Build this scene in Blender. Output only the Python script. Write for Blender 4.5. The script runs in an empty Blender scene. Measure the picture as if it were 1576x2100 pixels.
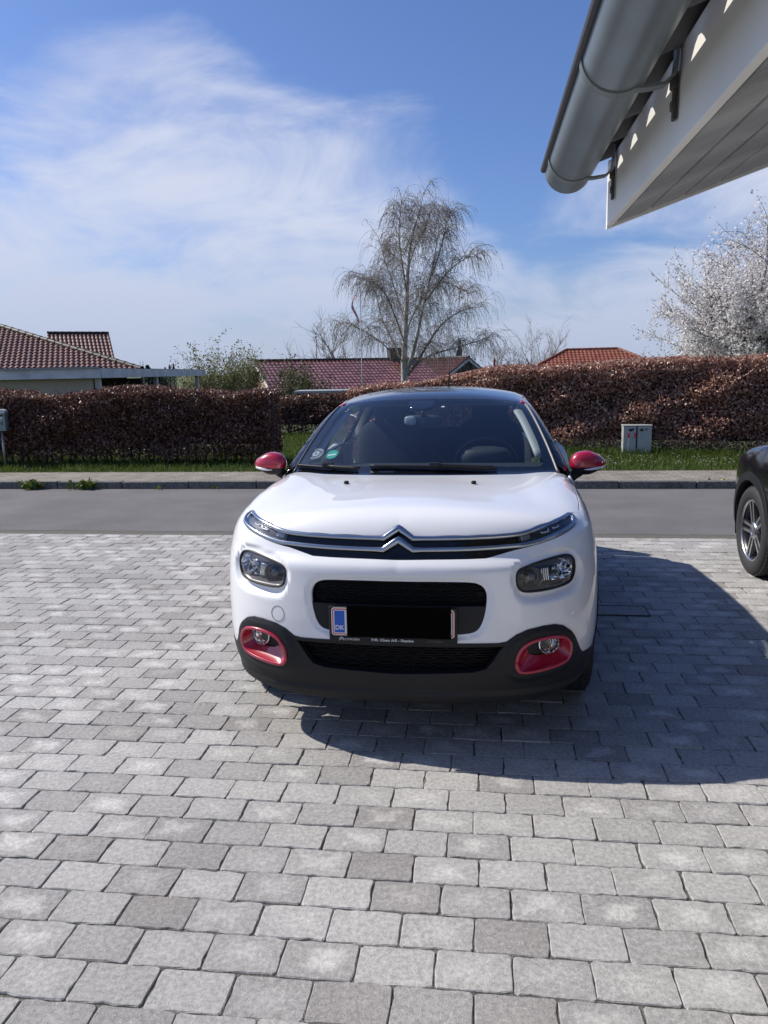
import bpy, bmesh, math, random
import numpy as np
from mathutils import Vector, Matrix
from mathutils.geometry import delaunay_2d_cdt

random.seed(7)
RNG = np.random.default_rng(11)
scene = bpy.context.scene
COL = scene.collection
R = math.radians

# ------------------------------------------------------------------ camera
F_PX, CAM_H = 1577.0, 1.6
PITCH, ROLL = math.atan((1050 - 762) / F_PX), R(1.1)
FW = np.array([0, math.cos(PITCH), -math.sin(PITCH)])
U0 = np.array([0, math.sin(PITCH), math.cos(PITCH)])
R0 = np.array([1.0, 0, 0])
RT = R0 * math.cos(ROLL) - U0 * math.sin(ROLL)
UP = U0 * math.cos(ROLL) + R0 * math.sin(ROLL)
CAM = np.array([0, 0, CAM_H])
cam_d = bpy.data.cameras.new('camera')
cam_d.sensor_fit = 'VERTICAL'
cam_d.sensor_height = 36.0
cam_d.sensor_width = 27.0
cam_d.lens = F_PX / 2100 * 36.0
cam_d.clip_start = 0.05
cam_d.clip_end = 6000
cam = bpy.data.objects.new('camera', cam_d)
m = Matrix(((RT[0], UP[0], -FW[0], 0), (RT[1], UP[1], -FW[1], 0), (RT[2], UP[2], -FW[2], CAM_H), (0, 0, 0, 1)))
cam.matrix_world = m
COL.objects.link(cam)
scene.camera = cam

# ------------------------------------------------------------------ light
TO_SUN = Vector((-1.0, 0.33, 1.0)).normalized()
SUN_EL = math.asin(TO_SUN.z)
SUN_AZ = math.atan2(TO_SUN.x, TO_SUN.y)          # clockwise from +Y
sun_d = bpy.data.lights.new('sun', 'SUN')
sun_d.energy = 4.7
sun_d.angle = R(0.53)
sun_d.color = (1.0, 0.93, 0.83)
sun = bpy.data.objects.new('sun', sun_d)
sun.rotation_euler = TO_SUN.to_track_quat('Z', 'Y').to_euler()
sun.location = TO_SUN * 40
COL.objects.link(sun)

world = bpy.data.worlds.new('World')
scene.world = world
world.use_nodes = True
def build_world():
    nt = world.node_tree
    nt.nodes.clear()
    N = nt.nodes.new
    L = nt.links.new
    out = N('ShaderNodeOutputWorld')
    bg = N('ShaderNodeBackground')
    sky = N('ShaderNodeTexSky')
    sky.sky_type = 'NISHITA'
    sky.sun_disc = False
    sky.sun_elevation = SUN_EL
    sky.sun_rotation = SUN_AZ
    sky.air_density = 1.0
    sky.dust_density = 1.2
    sky.ozone_density = 2.2
    tc = N('ShaderNodeTexCoord')
    sep = N('ShaderNodeSeparateXYZ')
    L(tc.outputs['Generated'], sep.inputs[0])
    def math_(op, a, b=None, c=None, clamp=False):
        n = N('ShaderNodeMath'); n.operation = op; n.use_clamp = clamp
        for i, v in enumerate((a, b, c)):
            if v is None: continue
            if isinstance(v, (int, float)): n.inputs[i].default_value = v
            else: L(v, n.inputs[i])
        return n.outputs[0]
    zz = math_('MAXIMUM', sep.outputs['Z'], 0.0)
    den = math_('ADD', zz, 0.42)
    px = math_('DIVIDE', sep.outputs['X'], den)
    py = math_('DIVIDE', sep.outputs['Y'], den)
    cmb = N('ShaderNodeCombineXYZ')
    L(px, cmb.inputs[0]); L(py, cmb.inputs[1])
    def noise(scale, det, rough, off, sx=1.0, sy=1.0, dist=0.0, rot=0.0):
        mp = N('ShaderNodeMapping')
        mp.inputs['Location'].default_value = off
        mp.inputs['Rotation'].default_value = (0, 0, rot)
        mp.inputs['Scale'].default_value = (sx, sy, 1)
        L(cmb.outputs[0], mp.inputs[0])
        n = N('ShaderNodeTexNoise')
        n.inputs['Scale'].default_value = scale
        n.inputs['Detail'].default_value = det
        n.inputs['Roughness'].default_value = rough
        n.inputs['Distortion'].default_value = dist
        L(mp.outputs[0], n.inputs['Vector'])
        return n.outputs['Fac']
    big = noise(1.35, 4.0, 0.5, CLOUD_OFF, 1.0, 1.0, 0.2)
    wisp = noise(3.6, 9.0, 0.60, (1.3, 4.1, 0.0), 0.85, 1.15, 0.5, R(35))
    # a soft bank of thin cloud low in the sky, thinning out upwards
    h = math_('MULTIPLY', math_('SUBTRACT', CLOUD_TOP, zz), 4.2)
    nz = math_('ADD', math_('MULTIPLY', math_('SUBTRACT', big, 0.5), 3.4), math_('MULTIPLY', math_('SUBTRACT', wisp, 0.5), 2.3))
    cov = math_('ADD', h, nz)
    mask = N('ShaderNodeMapRange')
    mask.interpolation_type = 'SMOOTHSTEP'
    L(cov, mask.inputs['Value'])
    mask.inputs['From Min'].default_value = -0.35
    mask.inputs['From Max'].default_value = 0.85
    mask.inputs['To Max'].default_value = 0.92
    hz = N('ShaderNodeMapRange')
    hz.interpolation_type = 'SMOOTHSTEP'
    L(sep.outputs['Z'], hz.inputs['Value'])
    hz.inputs['From Min'].default_value = -0.02
    hz.inputs['From Max'].default_value = 0.22
    hz.inputs['To Min'].default_value = 1.0
    hz.inputs['To Max'].default_value = 0.0
    ccol = N('ShaderNodeMix'); ccol.data_type = 'RGBA'
    L(hz.outputs[0], ccol.inputs['Factor'])
    ccol.inputs['A'].default_value = CLOUD_RGB
    ccol.inputs['B'].default_value = HAZE_RGB
    hzm = N('ShaderNodeMapRange'); hzm.interpolation_type = 'SMOOTHSTEP'
    L(sep.outputs['Z'], hzm.inputs['Value'])
    hzm.inputs['From Min'].default_value = 0.02; hzm.inputs['From Max'].default_value = 0.14
    hzm.inputs['To Min'].default_value = 0.85; hzm.inputs['To Max'].default_value = 0.0
    mm = math_('MAXIMUM', mask.outputs[0], hzm.outputs[0])
    mix = N('ShaderNodeMix'); mix.data_type = 'RGBA'
    L(mm, mix.inputs['Factor'])
    tint = N('ShaderNodeMix'); tint.data_type = 'RGBA'; tint.blend_type = 'MULTIPLY'
    tint.inputs['Factor'].default_value = 1.0
    L(sky.outputs[0], tint.inputs['A'])
    tint.inputs['B'].default_value = SKY_TINT
    L(tint.outputs['Result'], mix.inputs['A'])
    L(ccol.outputs['Result'], mix.inputs['B'])
    L(mix.outputs['Result'], bg.inputs['Color'])
    bg.inputs['Strength'].default_value = 0.076
    L(bg.outputs[0], out.inputs[0])
CLOUD_OFF = (3.1887, -4.0847, 0.0)
CLOUD_TOP = 0.225
SKY_TINT = (0.84, 1.02, 1.46, 1)
CLOUD_RGB = (7.4, 7.9, 9.5, 1)
HAZE_RGB = (5.2, 6.0, 7.9, 1)
build_world()
vs = scene.view_settings
vs.view_transform = 'Standard'
vs.look = 'None'
vs.gamma = 1
vs.exposure = 0.27
vs.use_curve_mapping = False
scene.cycles.max_bounces = 10
scene.cycles.transparent_max_bounces = 24
scene.cycles.caustics_reflective = False
scene.cycles.caustics_refractive = False

# ------------------------------------------------------------------ helpers
def ray(px, py):
    return RT * (px - 788.0) + FW * F_PX + UP * (1050 - py)
def ground_at(px, py, z=0.0):
    d = ray(px, py); return CAM + d * ((z - CAM_H) / d[2])
def at_dist(px, py, Y):
    d = ray(px, py); return CAM + d * (Y / d[1])
SITE = R(7.2)                                  # drive, road and house share one direction
CS, SS = math.cos(SITE), math.sin(SITE)
def S(u, v, z=0.0):
    return (u * CS + v * SS, -u * SS + v * CS, z)
def to_site(p):
    return (p[0] * CS - p[1] * SS, p[0] * SS + p[1] * CS)
def Sarr(a):
    a = np.asarray(a, float); o = a.copy()
    o[..., 0] = a[..., 0] * CS + a[..., 1] * SS
    o[..., 1] = -a[..., 0] * SS + a[..., 1] * CS
    return o

def tag(o, label=None, cat=None, group=None, kind=None):
    if label: o['label'] = label
    if cat: o['category'] = cat
    if group: o['group'] = group
    if kind: o['kind'] = kind
    return o
def empty(name, loc=(0, 0, 0), rz=0.0):
    o = bpy.data.objects.new(name, None)
    o.empty_display_size = 0.2
    o.location = loc; o.rotation_euler = (0, 0, rz)
    COL.objects.link(o); return o
def link(name, me, mat=None, parent=None, loc=None, rz=None):
    o = bpy.data.objects.new(name, me)
    if mat is not None and len(me.materials) == 0:
        for mm in (mat if isinstance(mat, (list, tuple)) else [mat]): me.materials.append(mm)
    COL.objects.link(o)
    if parent is not None: o.parent = parent
    if loc is not None: o.location = loc
    if rz is not None: o.rotation_euler = (0, 0, rz)
    return o
def mesh_np(name, verts, faces, smooth=False, attr=None, mats=None):
    """verts (n,3) array, faces list or (m,k) array of one size"""
    me = bpy.data.meshes.new(name)
    verts = np.asarray(verts, np.float32)
    if isinstance(faces, np.ndarray):
        k = faces.shape[1]; n = len(faces)
        me.vertices.add(len(verts)); me.vertices.foreach_set('co', verts.ravel())
        me.loops.add(n * k); me.loops.foreach_set('vertex_index', faces.astype(np.int32).ravel())
        me.polygons.add(n); me.polygons.foreach_set('loop_start', np.arange(0, n * k, k, dtype=np.int32))
        me.polygons.foreach_set('loop_total', np.full(n, k, np.int32))
    else:
        me.from_pydata([tuple(map(float, v)) for v in verts], [], [tuple(int(i) for i in f) for f in faces])
    me.polygons.foreach_set('use_smooth', np.full(len(me.polygons), bool(smooth)))
    if attr is not None:
        a = me.attributes.new('tone', 'FLOAT', 'POINT'); a.data.foreach_set('value', np.asarray(attr, np.float32))
    if mats is not None: me.polygons.foreach_set('material_index', np.asarray(mats, np.int32))
    me.update(); me.validate()
    return me

class MB:
    """collects shapes and turns them into one mesh"""
    def __init__(s): s.v = []; s.f = []; s.sm = []
    def add(s, vs, fs, smooth=False):
        b = len(s.v); s.v += [tuple(map(float, p)) for p in vs]
        s.f += [tuple(int(i) + b for i in f) for f in fs]; s.sm += [smooth] * len(fs); return s
    def box(s, c, d, rz=0.0, bev=0.0, rot=None):
        x, y, z = [k / 2 for k in d]
        M = rot if rot is not None else Matrix.Rotation(rz, 3, 'Z')
        if bev <= 0:
            P = [(-x,-y,-z),(x,-y,-z),(x,y,-z),(-x,y,-z),(-x,-y,z),(x,-y,z),(x,y,z),(-x,y,z)]
            Fc = [(0,3,2,1),(4,5,6,7),(0,1,5,4),(1,2,6,5),(2,3,7,6),(3,0,4,7)]
        else:
            b = min(bev, x * .9, y * .9, z * .9)
            bm = bmesh.new(); bmesh.ops.create_cube(bm, size=1)
            for v in bm.verts: v.co = (v.co.x * 2 * x, v.co.y * 2 * y, v.co.z * 2 * z)
            bmesh.ops.bevel(bm, geom=bm.edges[:], offset=b, segments=2, profile=0.5, affect='EDGES')
            bm.verts.index_update()
            P = [tuple(v.co) for v in bm.verts]; Fc = [[v.index for v in f.verts] for f in bm.faces]; bm.free()
        return s.add([M @ Vector(p) + Vector(c) for p in P], Fc, False)
    def tube(s, pts, rad, n=6, caps=True, smooth=True, flat=None):
        pts = [Vector(p) for p in pts]
        if isinstance(rad, (int, float)): rad = [rad] * len(pts)
        vs = []; fs = []
        prev = None
        for i, p in enumerate(pts):
            t = (pts[min(i + 1, len(pts) - 1)] - pts[max(i - 1, 0)])
            t = t.normalized() if t.length > 1e-9 else Vector((0, 0, 1))
            if prev is None:
                a = t.orthogonal().normalized() if flat is None else (Vector(flat) - t * t.dot(Vector(flat))).normalized()
            else:
                a = prev - t * prev.dot(t); a = a.normalized() if a.length > 1e-6 else t.orthogonal().normalized()
            prev = a; b = t.cross(a)
            for k in range(n):
                th = 2 * math.pi * k / n
                vs.append(p + (a * math.cos(th) + b * math.sin(th)) * rad[i])
        for i in range(len(pts) - 1):
            for k in range(n):
                fs.append((i * n + k, i * n + (k + 1) % n, (i + 1) * n + (k + 1) % n, (i + 1) * n + k))
        if caps:
            fs.append(tuple(range(n - 1, -1, -1))); fs.append(tuple((len(pts) - 1) * n + k for k in range(n)))
        return s.add(vs, fs, smooth)
    def lathe(s, prof, n=32, axis='z', c=(0, 0, 0), smooth=True):
        vs = []; fs = []
        for (r, h) in prof:
            for k in range(n):
                th = 2 * math.pi * k / n; a, b = r * math.cos(th), r * math.sin(th)
                p = {'z': (a, b, h), 'x': (h, a, b), 'y': (a, h, b)}[axis]
                vs.append((p[0] + c[0], p[1] + c[1], p[2] + c[2]))
        for i in range(len(prof) - 1):
            for k in range(n):
                fs.append((i * n + k, i * n + (k + 1) % n, (i + 1) * n + (k + 1) % n, (i + 1) * n + k))
        return s.add(vs, fs, smooth)
    def ball(s, c, d, n=2.5, nu=20, nv=12, rot=None):
        """superellipsoid"""
        f = lambda w, e: math.copysign(abs(w) ** e, w)
        e = 2.0 / n; vs = []; fs = []
        M = rot if rot is not None else Matrix.Identity(3)
        for i in range(nv + 1):
            ph = -math.pi / 2 + math.pi * i / nv
            for k in range(nu):
                th = 2 * math.pi * k / nu
                p = Vector((d[0] / 2 * f(math.cos(ph), e) * f(math.cos(th), e), d[1] / 2 * f(math.cos(ph), e) * f(math.sin(th), e), d[2] / 2 * f(math.sin(ph), e)))
                vs.append(M @ p + Vector(c))
        for i in range(nv):
            for k in range(nu):
                fs.append((i * nu + k, i * nu + (k + 1) % nu, (i + 1) * nu + (k + 1) % nu, (i + 1) * nu + k))
        return s.add(vs, fs, True)
    def prism(s, poly, a, b, axis='y'):
        """polygon in the two other axes, extruded from a to b"""
        n = len(poly)
        def P(q, h): return {'y': (q[0], h, q[1]), 'x': (h, q[0], q[1]), 'z': (q[0], q[1], h)}[axis]
        vs = [P(q, a) for q in poly] + [P(q, b) for q in poly]
        fs = [tuple(range(n))[::-1], tuple(range(n, 2 * n))] + [(i, (i + 1) % n, n + (i + 1) % n, n + i) for i in range(n)]
        return s.add(vs, fs, False)
    def mesh(s, name):
        me = bpy.data.meshes.new(name); me.from_pydata(s.v, [], s.f)
        me.polygons.foreach_set('use_smooth', s.sm)
        bm = bmesh.new(); bm.from_mesh(me); bmesh.ops.recalc_face_normals(bm, faces=bm.faces[:]); bm.to_mesh(me); bm.free()
        me.update(); return me
    def build(s, name, mat=None, parent=None, loc=None, rz=None):
        return link(name, s.mesh(name), mat, parent, loc, rz)

# ------------------------------------------------------------------ materials
MATS = {}
def mat(name, rgb=(.5, .5, .5), rough=.5, metal=0.0, coat=0.0, spec=.5, emit=None, bump=None, vary=None, coat_rough=.03, transl=0.0):
    """principled material; bump=(scale,strength,dist); vary=(scale,amount,detail) multiplies the colour by noise"""
    m = bpy.data.materials.new(name); m.use_nodes = True
    nt = m.node_tree; b = nt.nodes['Principled BSDF']
    b.inputs['Base Color'].default_value = (*rgb, 1)
    b.inputs['Roughness'].default_value = rough
    b.inputs['Metallic'].default_value = metal
    b.inputs['Coat Weight'].default_value = coat
    b.inputs['Coat Roughness'].default_value = coat_rough
    b.inputs['Specular IOR Level'].default_value = spec
    N = nt.nodes.new; L = nt.links.new
    if vary or bump:
        tc = N('ShaderNodeTexCoord')
    if vary:
        n = N('ShaderNodeTexNoise'); n.inputs['Scale'].default_value = vary[0]; n.inputs['Detail'].default_value = vary[2] if len(vary) > 2 else 4
        L(tc.outputs['Object'], n.inputs['Vector'])
        mr = N('ShaderNodeMapRange'); L(n.outputs['Fac'], mr.inputs['Value'])
        mr.inputs['From Min'].default_value = .3; mr.inputs['From Max'].default_value = .7
        mr.inputs['To Min'].default_value = 1 - vary[1]; mr.inputs['To Max'].default_value = 1 + vary[1]
        mx = N('ShaderNodeMix'); mx.data_type = 'RGBA'; mx.blend_type = 'MULTIPLY'; mx.inputs['Factor'].default_value = 1
        mx.inputs['A'].default_value = (*rgb, 1); L(mr.outputs[0], mx.inputs['B']); L(mx.outputs['Result'], b.inputs['Base Color'])
    if bump:
        n = N('ShaderNodeTexNoise'); n.inputs['Scale'].default_value = bump[0]; n.inputs['Detail'].default_value = 5
        L(tc.outputs['Object'], n.inputs['Vector'])
        bp = N('ShaderNodeBump'); bp.inputs['Strength'].default_value = bump[1]; bp.inputs['Distance'].default_value = bump[2]
        L(n.outputs['Fac'], bp.inputs['Height']); L(bp.outputs[0], b.inputs['Normal'])
    if emit: b.inputs['Emission Color'].default_value = (*emit[:3], 1); b.inputs['Emission Strength'].default_value = emit[3]
    MATS[name] = m
    return m
def glass(name, tint=(.6, .65, .65), f0=.06, rough=0.0):
    m = bpy.data.materials.new(name); m.use_nodes = True
    nt = m.node_tree; nt.nodes.clear(); N = nt.nodes.new; L = nt.links.new
    o = N('ShaderNodeOutputMaterial'); t = N('ShaderNodeBsdfTransparent'); t.inputs[0].default_value = (*tint, 1)
    g = N('ShaderNodeBsdfGlossy'); g.inputs['Roughness'].default_value = rough; g.inputs['Color'].default_value = (1, 1, 1, 1)
    lw = N('ShaderNodeLayerWeight'); lw.inputs['Blend'].default_value = .5
    pw = N('ShaderNodeMath'); pw.operation = 'POWER'; L(lw.outputs['Facing'], pw.inputs[0]); pw.inputs[1].default_value = 4.2
    fr = N('ShaderNodeMath'); fr.operation = 'MULTIPLY_ADD'; L(pw.outputs[0], fr.inputs[0]); fr.inputs[1].default_value = 1 - f0; fr.inputs[2].default_value = f0
    mx = N('ShaderNodeMixShader'); L(fr.outputs[0], mx.inputs[0]); L(t.outputs[0], mx.inputs[1]); L(g.outputs[0], mx.inputs[2]); L(mx.outputs[0], o.inputs[0])
    MATS[name] = m; return m
def leafmat(name, c1, c2, rough=.5, trans=.35, c3=None, spec=.4):
    """two-tone leaves: the attribute 'tone' (0..1 per leaf) picks the colour"""
    m = bpy.data.materials.new(name); m.use_nodes = True
    nt = m.node_tree; nt.nodes.clear(); N = nt.nodes.new; L = nt.links.new
    o = N('ShaderNodeOutputMaterial'); at = N('ShaderNodeAttribute'); at.attribute_name = 'tone'
    cr = N('ShaderNodeValToRGB'); L(at.outputs['Fac'], cr.inputs[0])
    cr.color_ramp.elements[0].color = (*c1, 1); cr.color_ramp.elements[1].color = (*c2, 1)
    if c3: e = cr.color_ramp.elements.new(.5); e.color = (*c3, 1)
    b = N('ShaderNodeBsdfPrincipled'); b.inputs['Roughness'].default_value = rough; b.inputs['Specular IOR Level'].default_value = spec
    L(cr.outputs[0], b.inputs['Base Color'])
    t = N('ShaderNodeBsdfTranslucent'); L(cr.outputs[0], t.inputs[0])
    mx = N('ShaderNodeMixShader'); mx.inputs[0].default_value = trans
    L(b.outputs[0], mx.inputs[1]); L(t.outputs[0], mx.inputs[2]); L(mx.outputs[0], o.inputs[0])
    MATS[name] = m; return m
# ------------------------------------------------------------------ car surfaces
def lut(pts, lo, hi, sig=0.0, n=3000):
    """smooth one-variable function from a point table"""
    xs = np.linspace(lo, hi, n); p = np.array(pts, float)
    ys = np.interp(xs, p[:, 0], p[:, 1])
    if sig > 0:
        dx = xs[1] - xs[0]; k = int(4 * sig / dx) + 1
        w = np.exp(-0.5 * (np.arange(-k, k + 1) * dx / sig) ** 2); w /= w.sum()
        l = ys[0] + (ys[1] - ys[0]) * np.arange(-k, 0); r = ys[-1] + (ys[-1] - ys[-2]) * np.arange(1, k + 1)
        ys = np.convolve(np.concatenate([l, ys, r]), w, 'valid')
    return lambda t: np.interp(t, xs, ys)
def sstep(a, b, x):
    t = np.clip((x - a) / (b - a), 0, 1); return t * t * t * (t * (6 * t - 15) + 10)
def smax(a, b, k):
    h = np.maximum(k - np.abs(a - b), 0) / k
    return np.maximum(a, b) + h * h * h * k / 6
def smin(a, b, k): return -smax(-a, -b, k)

class CarBody:
    def __init__(s, q):
        s.q = q
        c = s.yc = q['yc']; e = s.ye = q['ye']
        pol = [(math.atan2(x, c - y), math.hypot(x, c - y)) for x, y in q['plan_front']]
        s.rf = lut(pol, 0, math.pi / 2, q.get('sig_f', 0.05))
        pol = [(math.atan2(x, y - e), math.hypot(x, y - e)) for x, y in q['plan_rear']]
        s.rr = lut(pol, 0, math.pi / 2, 0.06)
        s.W = lut(q['plan_side'], c, e, 0.08)
        s.ef = lut(q['prof_front'], 0, 1.4, q.get('sig_pf', 0.012))
        s.es = lut(q['prof_side'], 0, 1.4, q.get('sig_ps', 0.03))
        s.T = lut(q['hood'], 0, e + 1.5, q.get('sig_h', 0.04))
        s.drop = lut(q['drop'], 0, e + 1.5, 0.1)
        s.roof = lut(q['roof'], 0, e + 1.5, 0.12)
        s.ws = q['ws']; s.rw = q['rw']; s.gw = q['gw']
        s.gx = lut(q['gside'], .7, 2.0, 0.05)
    def G(s, P):
        x = np.abs(P[..., 0]); y = P[..., 1]; z = P[..., 2]; q = s.q
        fr = y < s.yc; bk = y > s.ye
        phi = np.arctan2(x, s.yc - y); phr = np.arctan2(x, y - s.ye)
        d = np.where(fr, np.hypot(x, s.yc - y) - s.rf(phi), np.where(bk, np.hypot(x, y - s.ye) - s.rr(phr), x - s.W(y)))
        bl = sstep(R(q.get('b0', 22)), R(q.get('b1', 62)), np.where(fr, phi, 1.6))
        d = d + (1 - bl) * s.ef(z) + bl * s.es(z)
        top = z - (s.T(y) - s.drop(y) * (x / .75) ** q.get('dp', 2.2))
        low = smax(d, top, q.get('kh', .11))
        low = smax(low, (q.get('zb', .17) - z), .04)
        # greenhouse
        a = s.ws                      # (y0,z0,y1,z1,bow,curv) windscreen
        n = np.array([-(a[3] - a[1]), (a[2] - a[0])]); n = n / np.hypot(*n)
        t = (z - a[1]) / (a[3] - a[1])
        dw = (y - a[0] - a[4] * (x / .7) ** 2) * n[0] + (z - a[1]) * n[1] - a[5] * 4 * t * (1 - t)
        dr = z - (s.roof(y) - q['rcrown'] * (x / .55) ** 2.4)
        b = s.rw
        m_ = np.array([(b[3] - b[1]), -(b[2] - b[0])]); m_ = m_ / np.hypot(*m_)
        if m_[0] < 0: m_ = -m_
        db = (y - b[0] + b[4] * (x / .6) ** 2) * m_[0] + (z - b[1]) * m_[1]
        ds = x - (s.gx(z) + s.gw(y))
        g = smax(smax(dw, dr, .05), smax(ds, db, .08), .07)
        return smin(low, g, .03)
    def solve(s, O, D, lo, hi, it=44):
        """farthest-in root along O+D*t, t from hi (outside) to lo (inside)"""
        lo = np.full(len(O), lo, float) if np.isscalar(lo) else lo.copy(); hi = np.full(len(O), hi, float)
        for _ in range(it):
            md = (lo + hi) / 2; g = s.G(O + D * md[:, None]) > 0
            hi = np.where(g, md, hi); lo = np.where(g, lo, md)
        return O + D * ((lo + hi) / 2)[:, None]
    # parameter maps -------------------------------------------------
    def front(s, A):
        a, z = A[:, 0], A[:, 1]
        O = np.stack([np.zeros_like(a), np.full_like(a, s.yc), z], 1)
        D = np.stack([np.sin(a), -np.cos(a), np.zeros_like(a)], 1)
        return s.solve(O, D, .1, s.yc + .6)
    def top(s, A):
        O = np.stack([A[:, 0], A[:, 1], np.zeros(len(A))], 1); D = np.zeros_like(O); D[:, 2] = 1
        return s.solve(O, D, .5, 2.2)
    def side(s, A, sg=1):
        O = np.stack([np.zeros(len(A)), A[:, 0], A[:, 1]], 1); D = np.zeros_like(O); D[:, 0] = sg
        return s.solve(O, D, .25, 1.3)
    def left(s, A): return s.side(A, -1)
    def rear(s, A):
        O = np.stack([A[:, 0], np.full(len(A), s.ye), A[:, 1]], 1); D = np.zeros_like(O); D[:, 1] = 1
        return s.solve(O, D, -.2, 1.6)
    def inv(s, kind, P):
        P = np.asarray(P)
        if kind == 'front': return np.stack([np.arctan2(P[:, 0], s.yc - P[:, 1]), P[:, 2]], 1)
        if kind == 'top': return P[:, :2]
        if kind in ('side', 'left'): return P[:, 1:]
        if kind == 'rear': return P[:, [0, 2]]
    def cast(s, O, D, t0, t1, n=500):
        """first hit of rays with the body"""
        O = np.broadcast_to(O, D.shape); ts = np.linspace(t0, t1, n)
        prev = np.full(len(D), t0); hit = np.full(len(D), np.nan)
        for t in ts:
            g = s.G(O + D * t); new = np.isnan(hit) & (g < 0); hit[new] = t
        lo = hit - (ts[1] - ts[0]); hi = hit.copy()
        for _ in range(30):
            md = (lo + hi) / 2; g = s.G(O + D * md[:, None]) < 0
            hi = np.where(g, md, hi); lo = np.where(g, lo, md)
        return O + D * hi[:, None]

def inside(pts, poly):
    x, y = pts[:, 0], pts[:, 1]; c = np.zeros(len(pts), bool); n = len(poly)
    for i in range(n):
        x0, y0 = poly[i]; x1, y1 = poly[(i + 1) % n]
        if y0 == y1: continue
        m_ = ((y0 > y) != (y1 > y)) & (x < (x1 - x0) * (y - y0) / (y1 - y0) + x0); c ^= m_
    return c
def pdist(pts, poly, closed=True):
    poly = np.asarray(poly); a = poly if closed else poly[:-1]; b = np.roll(poly, -1, 0) if closed else poly[1:]
    out = np.full(len(pts), 1e9)
    for p, q in zip(a, b):
        d = q - p; L2 = d @ d
        if L2 < 1e-14: continue
        t = np.clip(((pts - p) @ d) / L2, 0, 1); out = np.minimum(out, np.hypot(*(pts - p - t[:, None] * d).T))
    return out
def resample(poly, step, closed=True):
    poly = [np.asarray(p, float) for p in poly]; out = []
    n = len(poly)
    for i in range(n if closed else n - 1):
        a, b = poly[i], poly[(i + 1) % n]; k = max(1, int(round(np.linalg.norm(b - a) / step)))
        out += [a + (b - a) * j / k for j in range(k)]
    if not closed: out.append(poly[-1])
    return np.array(out)
def chaikin(poly, it=2, closed=True):
    p = np.asarray(poly, float)
    for _ in range(it):
        if closed:
            q = np.roll(p, -1, 0); p = np.stack([.75 * p + .25 * q, .25 * p + .75 * q], 1).reshape(-1, p.shape[1])
        else:
            a, b = p[:-1], p[1:]; m_ = np.stack([.75 * a + .25 * b, .25 * a + .75 * b], 1).reshape(-1, p.shape[1])
            p = np.concatenate([p[:1], m_[1:-1], p[-1:]])
    return p
def offset_poly(poly, d):
    """move a closed outline inwards (d>0) by d"""
    p = np.asarray(poly, float); a = np.roll(p, 1, 0); b = np.roll(p, -1, 0)
    t = b - a; t /= np.linalg.norm(t, axis=1)[:, None] + 1e-12
    area = 0.5 * np.sum(p[:, 0] * b[:, 1] - b[:, 0] * p[:, 1]); n = np.stack([-t[:, 1], t[:, 0]], 1) * (1 if area > 0 else -1)
    return p + n * d

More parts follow.
